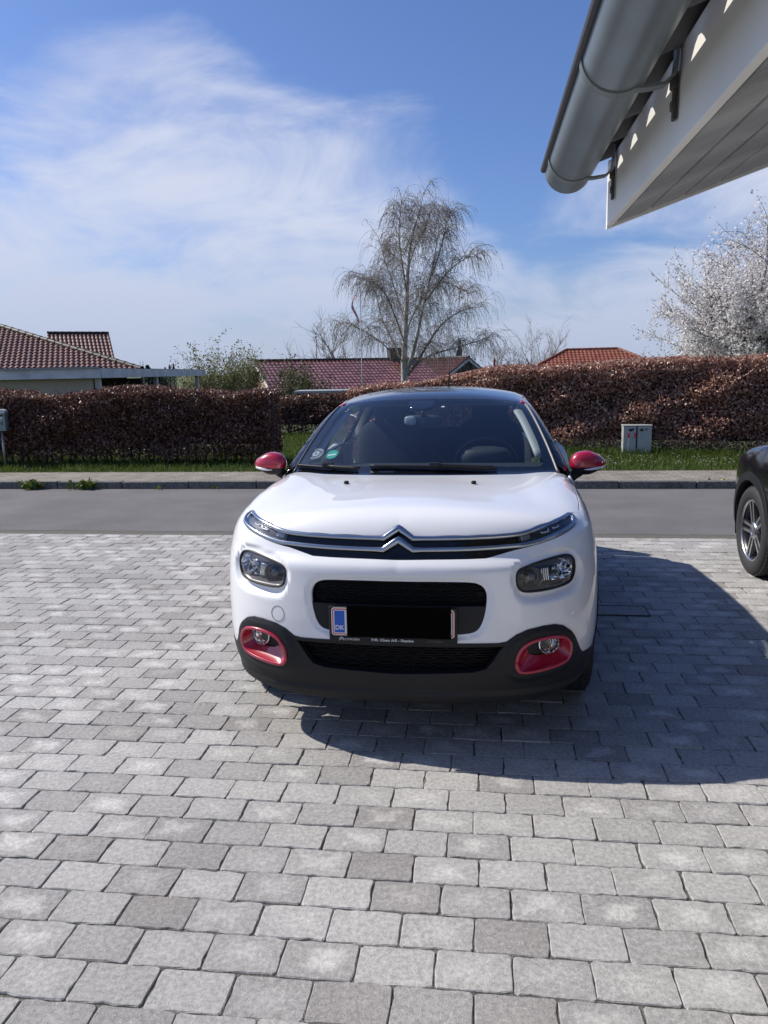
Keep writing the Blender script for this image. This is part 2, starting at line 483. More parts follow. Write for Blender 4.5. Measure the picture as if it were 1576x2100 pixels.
class Skin:
    """lays outlines on a car body and makes each enclosed panel a mesh of its own"""
    def __init__(s, body, root): s.b = body; s.root = root
    def map(s, kind, A, off=0.0, disp=None):
        f = getattr(s.b, kind); e = 0.002
        P = f(A); n = s.normals(kind, A, P)
        o = np.full(len(A), off) if np.isscalar(off) else off
        if disp is not None: o = o + disp(A, P)
        return P + n * o[:, None], n
    def normals(s, kind, A, P):
        e = 1e-3; g = np.zeros_like(P)
        for k in range(3):
            d = np.zeros(3); d[k] = e; g[:, k] = s.b.G(P + d) - s.b.G(P - d)
        return g / (np.linalg.norm(g, axis=1)[:, None] + 1e-12)
    def panel(s, name, kind, outer, holes=(), res=.02, off=0.0, disp=None, mat=None, parent=None, skirt=.014, bres=None, grid_off=(0, 0), clip=None):
        bres = bres or res * .6
        loops = [resample(outer, bres)] + [resample(h, bres) for h in holes]
        O = loops[0]; lo = O.min(0); hi = O.max(0)
        gx = np.arange(lo[0] + res / 2, hi[0], res); gy = np.arange(lo[1] + res / 2, hi[1], res)
        Q = np.stack(np.meshgrid(gx, gy), -1).reshape(-1, 2)
        k = inside(Q, O)
        for h in loops[1:]: k &= ~inside(Q, h)
        Q = Q[k]
        if len(Q):
            dd = np.full(len(Q), 1e9)
            for L in loops: dd = np.minimum(dd, pdist(Q, L))
            Q = Q[dd > res * .35]
        V = np.concatenate(loops + [Q]); E = []; b = 0
        for L in loops:
            n = len(L); E += [(b + i, b + (i + 1) % n) for i in range(n)]; b += n
        r = delaunay_2d_cdt([Vector(v) for v in V], E, [], 0, 1e-7)
        v2 = np.array([tuple(v) for v in r[0]]); T = np.array([f for f in r[2] if len(f) == 3])
        c = v2[T].mean(1); k = inside(c, O)
        for h in loops[1:]: k &= ~inside(c, h)
        T = T[k]
        P, n = s.map(kind, v2, off, disp)
        if disp is not None:            # normals of the displaced surface
            e = 7e-4
            Pa, _ = s.map(kind, v2 + [e, 0], off, disp); Pb, _ = s.map(kind, v2 - [e, 0], off, disp)
            Pc, _ = s.map(kind, v2 + [0, e], off, disp); Pd, _ = s.map(kind, v2 - [0, e], off, disp)
            nn = np.cross(Pa - Pb, Pc - Pd); nn /= np.linalg.norm(nn, axis=1)[:, None] + 1e-12
            nn *= np.sign((nn * n).sum(1))[:, None] + 1e-9; n = nn / (np.linalg.norm(nn, axis=1)[:, None] + 1e-12)
        fn = np.cross(P[T[:, 1]] - P[T[:, 0]], P[T[:, 2]] - P[T[:, 0]])
        fl = (fn * n[T].mean(1)).sum(1) < 0; T[fl] = T[fl][:, ::-1]
        verts = [P]; norms = [n]; faces = [T]; base = len(P)
        if skirt:
            # boundary edges = edges used by one triangle
            ed = {}
            for t in T:
                for i in range(3):
                    a, bb = int(t[i]), int(t[(i + 1) % 3]); key = (min(a, bb), max(a, bb)); ed.setdefault(key, []).append((a, bb))
            be = [vv[0] for vv in ed.values() if len(vv) == 1]
            side = {}
            for a, bb in be:
                tt = P[bb] - P[a]; L = np.linalg.norm(tt) + 1e-12; sd = np.cross(tt / L, (n[a] + n[bb]) / 2)
                side.setdefault(a, np.zeros(3)); side.setdefault(bb, np.zeros(3)); side[a] = side[a] + sd; side[bb] = side[bb] + sd
            idx = {v: i for i, v in enumerate(side)}; m_ = len(idx); ks = list(idx)
            sdv = np.array([side[v] for v in ks]); sdv /= np.linalg.norm(sdv, axis=1)[:, None] + 1e-12
            tp = P[ks]; nk = n[ks]; r_ = min(.0022, skirt * .3)
            r1 = tp + sdv * r_ * .7 - nk * r_ * .3; r2 = tp + sdv * r_ - nk * r_; bt = tp + sdv * r_ - nk * skirt
            base = sum(len(v) for v in verts)
            verts += [tp, r1, r2, bt]; norms += [nk, (nk + sdv) / 1.4142, sdv, sdv]
            q = []
            for a, bb in be:
                i, j = idx[a], idx[bb]
                for lv in range(3):
                    q += [(base + lv * m_ + i, base + (lv + 1) * m_ + i, base + (lv + 1) * m_ + j), (base + lv * m_ + i, base + (lv + 1) * m_ + j, base + lv * m_ + j)]
            if q: faces.append(np.array(q))
        Vv = np.concatenate(verts); Nn = np.concatenate(norms); Ff = np.concatenate(faces)
        me = mesh_np(name, Vv, Ff, smooth=True)
        if len(me.vertices) == len(Nn):
            me.normals_split_custom_set_from_vertices([tuple(v) for v in Nn])
        return link(name, me, mat, parent if parent is not None else s.root)
    def bar(s, P, n, hw, th, round_=6):
        """flattened rounded bar along surface points P with normals n: hw half width, th height"""
        P = np.asarray(P); N_ = len(P); vs = []; fs = []
        hw = np.full(N_, hw) if np.isscalar(hw) else np.asarray(hw)
        prof = [(-1, -.6), (-1, .25), (-.72, .75), (-.3, 1), (.3, 1), (.72, .75), (1, .25), (1, -.6)]
        k = len(prof)
        for i in range(N_):
            t = P[min(i + 1, N_ - 1)] - P[max(i - 1, 0)]; t /= np.linalg.norm(t) + 1e-12
            b = np.cross(n[i], t); b /= np.linalg.norm(b) + 1e-12
            for (a, c) in prof: vs.append(P[i] + b * a * hw[i] + n[i] * c * th)
        for i in range(N_ - 1):
            for j in range(k - 1): fs.append((i * k + j, i * k + j + 1, (i + 1) * k + j + 1, (i + 1) * k + j))
        fs.append(tuple(range(k))); fs.append(tuple((N_ - 1) * k + j for j in range(k))[::-1])
        return vs, fs
def mir(poly): return np.asarray(poly) * [-1, 1]

def text_mesh(name, body, size, mat, parent, loc, rot, extrude=.0004, align='CENTER', sx=1.0, bold=0.0):
    c = bpy.data.curves.new(name, 'FONT'); c.body = body; c.size = size; c.extrude = extrude; c.align_x = align; c.align_y = 'CENTER'; c.offset = bold
    o = bpy.data.objects.new(name + '_tmp', c); COL.objects.link(o)
    dg = bpy.context.evaluated_depsgraph_get(); me = bpy.data.meshes.new_from_object(o.evaluated_get(dg))
    bpy.data.objects.remove(o); bpy.data.curves.remove(c); me.name = name; me.materials.clear()
    for v in me.vertices: v.co.x *= sx
    ob = link(name, me, mat, parent, loc); ob.rotation_euler = rot; return ob

def wheel(parent, c, sgn, r, w, rim_r, style, spokes, m_tyre, m_rim, m_dark, name='wheel'):
    """axle along x; sgn=+1: face towards +x"""
    t = MB(); h = w / 2
    prof = [(rim_r - .004, -h * .8), (rim_r + .012, -h * .98), (r - .05, -h * 1.02), (r - .018, -h * .93), (r - .004, -h * .72), (r, -h * .4), (r, h * .4), (r - .004, h * .72), (r - .018, h * .93), (r - .05, h * 1.02), (rim_r + .012, h * .98), (rim_r - .004, h * .8)]
    t.lathe(prof, 64, 'x', (0, 0, 0))
    wh = t.build(name, m_tyre, parent, c)
    # tread blocks
    tb = MB()
    for k in range(60):
        th = 2 * math.pi * k / 60
        M = Matrix.Rotation(th, 3, 'X')
        for gx, off in ((-.6, 0), (-.2, .5), (.2, 0), (.6, .5)):
            M2 = Matrix.Rotation(th + off * math.pi / 60, 3, 'X')
            tb.box(M2 @ Vector((gx * h, 0, r - .001)), (h * .34, 2 * math.pi * r / 60 * .82, .010), rot=M2)
    tb.build('tread', m_tyre, wh)
    # rim barrel
    b = MB()
    b.lathe([(rim_r, sgn * h * .82), (rim_r - .012, sgn * h * .80), (rim_r - .03, sgn * h * .55), (rim_r - .035, -sgn * h * .7)], 48, 'x')
    b.build('rim_barrel', m_dark, wh)
    d = MB(); d.lathe([(rim_r - .036, -sgn * h * .2), (.03, -sgn * h * .2)], 40, 'x'); d.build('brake_disc', m_dark, wh)
    face = sgn * h * .72
    for k in range(spokes):
        th = 2 * math.pi * k / spokes + .3; M = Matrix.Rotation(th, 3, 'X'); sp = MB()
        if style == 'split':
            for s_ in (-1, 1):
                p0 = (.040, s_ * .022, 0); rr = rim_r - .012
                y1 = s_ * .030
                prof = [(face, s_ * .012, .050), (face, s_ * .034, .052), (face + sgn * .006, y1 + s_ * .012, rr), (face + sgn * .006, y1 - s_ * .012, rr)]
                vs = [M @ Vector(p) for p in prof] + [M @ Vector((p[0] - sgn * .030, p[1], p[2])) for p in prof]
                sp.add(vs, [(0, 1, 2, 3), (4, 7, 6, 5), (0, 4, 5, 1), (1, 5, 6, 2), (2, 6, 7, 3), (3, 7, 4, 0)])
        else:
            prof = [(face, -.03, .05), (face, .03, .05), (face + sgn * .004, .045, rim_r - .01), (face + sgn * .004, -.045, rim_r - .01)]
            vs = [M @ Vector(p) for p in prof] + [M @ Vector((p[0] - sgn * .03, p[1], p[2])) for p in prof]
            sp.add(vs, [(0, 1, 2, 3), (4, 7, 6, 5), (0, 4, 5, 1), (1, 5, 6, 2), (2, 6, 7, 3), (3, 7, 4, 0)])
        sp.build('spoke', m_rim, wh)
    hb = MB(); hb.lathe([(.066, face - sgn * .03), (.064, face + sgn * .004), (.036, face + sgn * .010), (.034, face + sgn * .006), (.001, face + sgn * .008)], 32, 'x'); hb.build('hub_cap', m_rim, wh)
    rl = MB(); rl.lathe([(rim_r + .004, sgn * h * .84), (rim_r + .002, sgn * h * .90), (rim_r - .010, sgn * h * .88), (rim_r - .013, sgn * h * .78)], 64, 'x'); rl.build('rim_lip', m_rim, wh)
    return wh
# ------------------------------------------------------------------ the setting
def nodes(name):
    m = bpy.data.materials.new(name); m.use_nodes = True; nt = m.node_tree; b = nt.nodes['Principled BSDF']; MATS[name] = m
    N = nt.nodes.new; L = nt.links.new
    class K: pass
    k = K(); k.m = m; k.nt = nt; k.b = b; k.N = N; k.L = L
    g = N('ShaderNodeNewGeometry'); k.pos = g.outputs['Position']
    def noise(scale, detail=4, rough=.5, vec=None, w=0.0, dist=0.0):
        n = N('ShaderNodeTexNoise'); n.inputs['Scale'].default_value = scale; n.inputs['Detail'].default_value = detail; n.inputs['Roughness'].default_value = rough; n.inputs['Distortion'].default_value = dist
        L(vec or k.pos, n.inputs['Vector']); return n.outputs['Fac']
    def rng(v, a, b_, c=0.0, d=1.0, smooth=True):
        n = N('ShaderNodeMapRange'); n.interpolation_type = 'SMOOTHSTEP' if smooth else 'LINEAR'
        L(v, n.inputs['Value'])
        for i, q in zip(('From Min', 'From Max', 'To Min', 'To Max'), (a, b_, c, d)): n.inputs[i].default_value = q
        return n.outputs[0]
    def mth(op, a, b_=None):
        n = N('ShaderNodeMath'); n.operation = op
        for i, v in enumerate((a, b_)):
            if v is None: continue
            if isinstance(v, (int, float)): n.inputs[i].default_value = v
            else: L(v, n.inputs[i])
        return n.outputs[0]
    def mix(f, a, b_, mode='MIX'):
        n = N('ShaderNodeMix'); n.data_type = 'RGBA'; n.blend_type = mode
        for key, v in (('Factor', f), ('A', a), ('B', b_)):
            if isinstance(v, (int, float)) and key == 'Factor': n.inputs[key].default_value = v
            elif isinstance(v, tuple): n.inputs[key].default_value = (*v, 1)
            else: L(v, n.inputs[key])
        return n.outputs['Result']
    def bump(h, s_, d):
        n = N('ShaderNodeBump'); n.inputs['Strength'].default_value = s_; n.inputs['Distance'].default_value = d; L(h, n.inputs['Height']); L(n.outputs[0], b.inputs['Normal'])
    def attr(nm):
        n = N('ShaderNodeAttribute'); n.attribute_name = nm; return n.outputs['Fac']
    k.noise, k.rng, k.mth, k.mix, k.bump, k.attr = noise, rng, mth, mix, bump, attr
    return k

# paving stone: concrete with a worn pale middle, aggregate specks and fine pitting
k = nodes('paver_concrete')
obr = k.N('ShaderNodeObjectInfo').outputs['Random']
tone = k.mth('FRACT', k.mth('ADD', k.attr('tone'), obr))
c = k.mix(k.rng(tone, .0, 1.0, smooth=False), (.275, .268, .258), (.385, .378, .362))
hue = k.mth('FRACT', k.mth('MULTIPLY', tone, 7.31))
c = k.mix(k.rng(hue, .88, .92), c, (.262, .250, .238))
mid = k.mth('ADD', k.attr('mid'), k.mth('MULTIPLY', k.mth('SUBTRACT', k.noise(13, 4, .6), .5), 1.9))
worn = k.mth('FRACT', k.mth('MULTIPLY', tone, 13.7))
amt = k.mth('MULTIPLY', k.rng(mid, .25, .95), k.rng(worn, .25, .95, .05, .72))
c = k.mix(amt, c, (.55, .542, .518))
big = k.rng(k.noise(.9, 3), .35, .65, .90, 1.08)
c = k.mix(1.0, c, big, 'MULTIPLY')
sp = k.noise(330, 2, .6)
c = k.mix(k.rng(sp, .60, .70, 0, .65), c, (.66, .65, .63))
c = k.mix(k.rng(k.noise(170, 2, .6), .33, .24, 0, .7), c, (.09, .09, .09))
c = k.mix(k.rng(k.noise(95, 6, .8), .55, .72, 0, .30), c, (.60, .595, .57))
c = k.mix(1.0, c, k.rng(k.noise(60, 5, .75), .3, .7, .74, 1.20), 'MULTIPLY')
k.L(c, k.b.inputs['Base Color']); k.b.inputs['Roughness'].default_value = .88; k.b.inputs['Specular IOR Level'].default_value = .25
k.bump(k.mth('ADD', k.mth('MULTIPLY', k.noise(45, 5, .7), .8), k.mth('MULTIPLY', k.noise(260, 3, .6), .5)), .8, .0042)
M_PAVER = k.m
k = nodes('joint_sand'); c = k.mix(k.rng(k.noise(120, 4, .7), .35, .65), (.055, .052, .046), (.17, .16, .14)); k.L(c, k.b.inputs['Base Color']); k.b.inputs['Roughness'].default_value = 1; k.bump(k.noise(200, 4), .8, .004); M_SAND = k.m
k = nodes('old_asphalt')
c = k.mix(k.rng(k.noise(230, 3, .6), .36, .66), (.088, .086, .086), (.215, .21, .208))
c = k.mix(1.0, c, k.rng(k.noise(1.1, 4, .6), .3, .7, .86, 1.12), 'MULTIPLY')
c = k.mix(k.rng(k.noise(420, 1), .70, .78, 0, .6), c, (.42, .41, .40))
k.L(c, k.b.inputs['Base Color']); k.b.inputs['Roughness'].default_value = .85; k.b.inputs['Specular IOR Level'].default_value = .3; k.bump(k.noise(260, 4, .7), .8, .006); M_ASPHALT = k.m
k = nodes('kerb_concrete'); c = k.mix(k.rng(k.noise(30, 5, .7), .3, .7), (.075, .073, .068), (.20, .195, .18)); c = k.mix(k.rng(k.noise(5, 4), .55, .75, 0, .6), c, (.05, .05, .045)); k.L(c, k.b.inputs['Base Color']); k.b.inputs['Roughness'].default_value = .9; k.bump(k.noise(80, 4), .6, .006); M_KERB = k.m
k = nodes('sidewalk_pavers')
mp = k.N('ShaderNodeMapping'); mp.vector_type = 'POINT'; mp.inputs['Rotation'].default_value = (0, 0, SITE); k.L(k.pos, mp.inputs[0])
br = k.N('ShaderNodeTexBrick'); k.L(mp.outputs[0], br.inputs[0]); br.inputs['Scale'].default_value = 1.0; br.inputs['Brick Width'].default_value = .2; br.inputs['Row Height'].default_value = .1; br.inputs['Mortar Size'].default_value = .006
br.inputs['Color1'].default_value = (.255, .222, .192, 1); br.inputs['Color2'].default_value = (.20, .178, .155, 1); br.inputs['Mortar'].default_value = (.10, .10, .075, 1)
c = k.mix(1.0, br.outputs['Color'], k.rng(k.noise(3.5, 5, .6), .3, .7, .80, 1.2), 'MULTIPLY'); c = k.mix(k.rng(k.noise(60, 4), .6, .75, 0, .35), c, (.42, .40, .37)); k.L(c, k.b.inputs['Base Color']); k.b.inputs['Roughness'].default_value = .92; k.bump(k.mth('MULTIPLY', br.outputs['Fac'], -1.0), .8, .006); M_WALK = k.m
k = nodes('turf'); c = k.mix(k.rng(k.noise(6, 5, .6), .3, .7), (.030, .050, .010), (.085, .110, .028)); c = k.mix(k.rng(k.noise(1.3, 3), .55, .8, 0, .5), c, (.12, .10, .05)); k.L(c, k.b.inputs['Base Color']); k.b.inputs['Roughness'].default_value = 1; k.bump(k.noise(90, 4), 1, .03); M_TURF = k.m

V_ROAD0, V_ROAD1, V_WALK1 = 7.56, 10.50, 11.78
def gz(v):
    v = np.asarray(v, float)
    return np.where(v < 10.56, -.09, np.where(v < 10.6, -.09 + (v - 10.56) / .04 * .155, .065)) - 1.75 * sstep(20, 42, v)
vv = np.concatenate([[-60, -10, 0, 4, 7, 9, 10.3, 10.56, 10.6, 11, 11.7, 12, 13, 14, 16, 18, 20], np.linspace(21, 45, 25), [60, 100, 200, 500, 1200, 3000]])
uu = np.concatenate([[-3000, -600, -150, -60], np.linspace(-30, 30, 21), [60, 150, 600, 3000]])
U, V_ = np.meshgrid(uu, vv); Z = gz(V_)
P = Sarr(np.stack([U, V_, Z], -1).reshape(-1, 3)); nu = len(uu)
fc = np.array([(j * nu + i, j * nu + i + 1, (j + 1) * nu + i + 1, (j + 1) * nu + i) for j in range(len(vv) - 1) for i in range(nu - 1)])
tag(link('ground', mesh_np('ground', P, fc), M_TURF), 'grassy ground around the street and behind the hedges', kind='structure')
def sheet(name, u0, u1, v0, v1, z, mt, label, jag=0.0, n=60):
    us = np.linspace(u0, u1, n); vs_ = []
    for u in us: vs_.append(S(u, v0 + jag * random.uniform(-1, 1), z))
    for u in us: vs_.append(S(u, v1, z))
    o = link(name, mesh_np(name, np.array(vs_), [(i, i + 1, n + i + 1, n + i) for i in range(n - 1)]), mt); tag(o, label, kind='structure'); return o
drive = sheet('driveway', -9.0, 9.0, -3.5, V_ROAD0 + .05, -.0062, M_SAND, 'paved drive of grey concrete setts')
sheet('road', -60, 60, V_ROAD0, V_ROAD1 + .02, -.004, M_ASPHALT, 'narrow asphalt road crossing behind the drive', .012, 900)
walk = sheet('sidewalk', -60, 60, V_ROAD1 + .11, V_WALK1, .074, M_WALK, 'narrow block-paved pavement along the far side of the road')
# kerb stones
kerb = empty('kerb', S(0, V_ROAD1 + .055, 0), -SITE); tag(kerb, 'low concrete kerb between road and pavement', kind='structure')
kms = []
for q in range(4):
    b = MB(); L_ = .988; b.box((0, 0, .025), (L_, .115, .15), bev=.012)
    for i, p in enumerate(b.v): b.v[i] = (p[0], p[1] + random.uniform(-.002, .002), p[2] + random.uniform(-.002, .003))
    me = b.mesh('kerb_stone'); me.materials.append(M_KERB); kms.append(me)
for i in range(-11, 12):
    o = bpy.data.objects.new('kerb_stone', random.choice(kms)); COL.objects.link(o); o.parent = kerb
    o.location = (i * 1.0 + .35, random.uniform(-.006, .006), random.uniform(-.006, .004)); o.rotation_euler = (0, 0, random.uniform(-.006, .006))
b = MB()
for i in list(range(-60, -11)) + list(range(12, 61)): b.box((i + .35, 0, .025), (.985, .115, .15))
tag(b.build('kerb_run', M_KERB, kerb), kind='stuff')

# setts: the 300 that show largest are single objects, the rest one mesh
PU, PV, U_0, V_0 = .2128, .1402, -.0095, 2.047
NP_ = 24
def sett(seed):
    r_ = random.Random(seed); w, h = .2118 / 2, .1392 / 2; cr = .008
    def side(a, b_, k): return [(a[0] + (b_[0] - a[0]) * i / k, a[1] + (b_[1] - a[1]) * i / k) for i in range(k)]
    C4 = [(-w + cr, -h), (w - cr, -h), (w, -h + cr), (w, h - cr), (w - cr, h), (-w + cr, h), (-w, h - cr), (-w, -h + cr)]
    base = side(C4[0], C4[1], 6) + [C4[1]] + side(C4[2], C4[3], 4) + [C4[3]] + side(C4[4], C4[5], 6) + [C4[5]] + side(C4[6], C4[7], 4) + [C4[7]]
    base = base[:NP_]
    chip = {r_.randrange(NP_): r_.uniform(.002, .006) for _ in range(r_.randrange(1, 5))}
    o1 = []; o2 = []
    for i, (x, y) in enumerate(base):
        d = chip.get(i, 0) + abs(r_.gauss(0, .0011)); sx, sy = 1 - d / w, 1 - d / h
        o1.append((x * sx, y * sy)); ins = r_.uniform(.0014, .0042)
        o2.append((x * sx * (1 - ins / w), y * sy * (1 - ins / h)))
    tz = [r_.uniform(-.0012, .0006) for _ in base]
    V = [(x, y, -.03) for x, y in o1] + [(x, y, -.0034 + r_.uniform(-.0018, .0010)) for x, y in o1] + [(x, y, t) for (x, y), t in zip(o2, tz)] + [(r_.uniform(-.02, .02), r_.uniform(-.015, .015), .0008)]
    n = NP_; Fc = []
    for a in (0, n):
        for i in range(n): j = (i + 1) % n; Fc += [(a + i, a + j, a + n + j), (a + i, a + n + j, a + n + i)]
    for i in range(n): Fc.append((2 * n + i, 2 * n + (i + 1) % n, 3 * n))
    mid_ = [0] * n + [0] * n + [.08] * n + [1.0]
    return np.array(V), np.array(Fc), np.array(mid_)
variants = [sett(100 + i) for i in range(26)]
vmesh = []
for i, (V, Fc, md) in enumerate(variants):
    me = mesh_np('sett', V, Fc, False, np.full(len(V), i * .37 % 1)); a = me.attributes.new('mid', 'FLOAT', 'POINT'); a.data.foreach_set('value', md.astype(np.float32)); me.materials.append(M_PAVER); vmesh.append(me)
cells = []
def seen(p):
    d = np.array(p) - CAM; q = d @ FW
    if q < .1: return None
    x, y = 788 + F_PX * (d @ RT) / q, 1050 - F_PX * (d @ UP) / q
    return (x, y, q) if -120 < x < 1696 and -100 < y < 2220 else None
shear = random.Random(5)
for j in range(int((-3.4 - V_0) / PV), int((V_ROAD0 + .06 - V_0) / PV)):
    rowoff = (PU / 2 if j % 2 else 0) + shear.uniform(-.012, .012)
    vc = V_0 + (j - .5) * PV
    for i in range(-42, 42):
        uc = U_0 + rowoff + (i + .5) * PU
        if abs(uc) > 8.6: continue
        p = S(uc + shear.uniform(-.0018, .0018), vc + shear.uniform(-.0018, .0018), shear.uniform(-.0022, .0016))
        sv = seen(p); cells.append(((1 / sv[2]) if sv and 0 < sv[0] < 1576 and sv[1] < 2110 else 0, p))
cells.sort(key=lambda t: -t[0])
for k_, (sc_, p) in enumerate(cells[:300]):
    o = bpy.data.objects.new('sett', vmesh[shear.randrange(26)]); COL.objects.link(o); o.parent = drive; o.location = p
    o.rotation_euler = (shear.uniform(-.006, .006), shear.uniform(-.004, .004), -SITE + shear.uniform(-.009, .009) + (math.pi if shear.random() < .5 else 0))
VV, FF, TT, MM = [], [], [], []; base = 0
for (sc_, p) in cells[300:]:
    V, Fc, md = variants[shear.randrange(26)]; a = -SITE + shear.uniform(-.009, .009) + (math.pi if shear.random() < .5 else 0); ca_, sa_ = math.cos(a), math.sin(a)
    W_ = np.stack([V[:, 0] * ca_ - V[:, 1] * sa_, V[:, 0] * sa_ + V[:, 1] * ca_, V[:, 2] + V[:, 0] * shear.uniform(-.004, .004) + V[:, 1] * shear.uniform(-.006, .006)], 1) + np.array(p)
    VV.append(W_); FF.append(Fc + base); TT.append(np.full(len(V), shear.random())); MM.append(md); base += len(V)
me = mesh_np('sett_field', np.concatenate(VV), np.concatenate(FF), False, np.concatenate(TT)); a = me.attributes.new('mid', 'FLOAT', 'POINT'); a.data.foreach_set('value', np.concatenate(MM).astype(np.float32))
o = link('sett_field', me, M_PAVER, drive); tag(o, kind='stuff')
# flush steel-edged cover in the paving
g = ground_at(1268, 1253); dc = empty('drain_cover', (g[0], g[1], .001), -SITE); tag(dc, 'small square concrete access cover set flush in the paved drive', 'drain cover')
b = MB(); b.box((0, 0, .001), (.37, .20, .005), bev=.002); b.build('lid', mat('cover_concrete', (.28, .28, .27), .9, vary=(30, .2)), dc)
b = MB()
for (x, y, w, h) in ((0, .103, .38, .005), (0, -.103, .38, .005), (.1875, 0, .005, .20), (-.1875, 0, .005, .20)): b.box((x, y, .002), (w, h, .009))
b.build('frame', mat('cover_steel', (.06, .06, .06), .6, metal=.5), dc)
# ------------------------------------------------------------------ the white hatchback
M_WHITE = mat('white_paint', (.80, .81, .82), .32, coat=1.0, coat_rough=.02)
M_BLACKPAINT = mat('black_paint', (.012, .013, .016), .25, coat=1.0, coat_rough=.02)
M_PLASTIC = mat('black_plastic', (.012, .0125, .0145), .5, spec=.3, bump=(900, .15, .0006))
M_GLOSSBLK = mat('gloss_black_trim', (.008, .008, .009), .12, spec=.5)
M_GRILLE = mat('grille_black', (.005, .005, .006), .5, spec=.2)
M_RED = mat('red_paint', (.36, .004, .030), .30, coat=1.0)
M_CHROME = mat('satin_chrome', (.40, .43, .47), .22, metal=1.0)
M_REFL = mat('lamp_reflector', (.80, .82, .85), .10, metal=1.0)
M_LAMPDARK = mat('lamp_housing', (.03, .031, .034), .35)
M_LAMPGREY = mat('lamp_housing_grey', (.10, .10, .11), .30)
M_TYRE = mat('tyre_rubber', (.022, .022, .023), .75, bump=(160, .25, .002))
M_ALLOY = mat('alloy', (.62, .63, .64), .28, metal=1.0)
M_DISC = mat('brake_metal', (.10, .10, .11), .45, metal=.8)
M_CABIN = mat('cabin_trim', (.016, .017, .020), .7)
M_SEAT = mat('seat_fabric', (.030, .032, .038), .9)
M_SEAM = mat('pale_trim', (.42, .43, .43), .6)
M_WSEAL = mat('rubber_seal', (.012, .012, .013), .6)
M_FRIT = mat('windscreen_frit', (.006, .006, .008), .08, spec=.5)
G_WIND = glass('windscreen_glass', (.80, .87, .88), .085)
G_SIDE = glass('side_glass', (.55, .60, .60), .06)
G_LENS = glass('lamp_lens', (.93, .94, .95), .05)
M_PLATEWHITE = mat('plate_white', (.78, .78, .76), .35)
M_PLATERED = mat('plate_red', (.55, .05, .04), .4)
M_PLATEBLUE = mat('plate_blue', (.01, .10, .50), .4)
M_COVER = mat('plate_cover_black', (.0015, .0015, .0015), .9, spec=.05)
M_TEXT = mat('holder_lettering', (.62, .62, .62), .5)
M_GREEN = mat('badge_green', (.0, .35, .24), .4)
M_PAPER = mat('badge_grey', (.40, .43, .44), .5)

CAR = dict(
    yc=1.0, ye=3.0,
    plan_front=[(0, 0), (.15, .002), (.3, .012), (.45, .034), (.56, .066), (.66, .118), (.74, .185), (.80, .27), (.838, .36), (.858, .47), (.868, .6), (.872, .8), (.874, 1.0)],
    plan_rear=[(.874, 3.0), (.872, 3.3), (.862, 3.55), (.83, 3.75), (.74, 3.88), (.55, 3.955), (.3, 3.985), (0, 3.99)],
    plan_side=[(1.0, .874), (1.8, .866), (2.3, .866), (3.0, .874)],
    prof_front=[(.0, .14), (.18, .085), (.21, .06), (.25, .038), (.31, .018), (.37, .006), (.45, 0), (.58, .0), (.68, .006), (.755, .014), (.80, .018), (.822, .026), (.845, .062), (.87, .072), (.90, .082), (.95, .098), (1.0, .12), (1.1, .18)],
    prof_side=[(.0, .15), (.17, .10), (.25, .055), (.33, .02), (.45, .002), (.6, 0), (.72, .004), (.82, .016), (.9, .032), (.98, .056), (1.06, .085), (1.15, .12)],
    hood=[(0, .93), (.06, .975), (.12, 1.008), (.2, 1.030), (.35, 1.043), (.55, 1.051), (.75, 1.055), (.95, 1.056), (1.2, 1.058), (3.0, 1.085), (3.6, 1.08), (4.2, 1.02)],
    drop=[(0, .085), (.3, .080), (.5, .064), (.75, .034), (1.0, .012), (1.3, .01), (3, .02)],
    roof=[(1.2, 1.31), (1.6, 1.415), (1.85, 1.455), (2.1, 1.480), (2.35, 1.492), (2.7, 1.488), (3.1, 1.468), (3.5, 1.43), (3.9, 1.38)],
    ws=(1.045, 1.055, 1.80, 1.438, .17, .022), rw=(3.72, 1.38, 3.98, .98, .06), rcrown=.052,
    gside=[(.9, .845), (1.02, .815), (1.10, .782), (1.2, .730), (1.3, .672), (1.38, .622), (1.44, .585), (1.6, .50)],
    gw=lambda y: -.03 * sstep(2.6, 3.8, y),
    kh=.13, zb=.21)
BODY = CarBody(CAR)
CAR_YAW = R(8.2)
CAR_LOC = (0.045, 3.02, 0.0)
car = empty('parked_car', CAR_LOC, -CAR_YAW)
tag(car, 'white hatchback with black roof and red door mirrors parked on the paved drive', 'car')
sk = Skin(BODY, car)
def w2l(P):
    d = np.asarray(P, float) - np.array(CAR_LOC); c, s_ = math.cos(CAR_YAW), math.sin(CAR_YAW)
    o = d.copy(); o[..., 0] = d[..., 0] * c - d[..., 1] * s_; o[..., 1] = d[..., 0] * s_ + d[..., 1] * c; return o
def trace(pix, kind, scale=None):
    """outline seen in the photograph -> points on the bodywork"""
    D = np.array([ray(*p) for p in pix]); D /= np.linalg.norm(D, axis=1)[:, None]
    c, s_ = math.cos(CAR_YAW), math.sin(CAR_YAW)
    Dl = D.copy(); Dl[:, 0] = D[:, 0] * c - D[:, 1] * s_; Dl[:, 1] = D[:, 0] * s_ + D[:, 1] * c
    P = BODY.cast(w2l(CAM)[None], Dl, 2.0, 5.5)
    return P if kind is None else BODY.inv(kind, P)
def Q6(pts): return [(1000 + x / 4.2, 960 + y / 4.2) for x, y in pts]
def Q3(pts): return [(820 + x / 3.582, 1040 + y / 3.582) for x, y in pts]
def Q5(pts): return [(600 + x / 3.752, 1160 + y / 3.754) for x, y in pts]

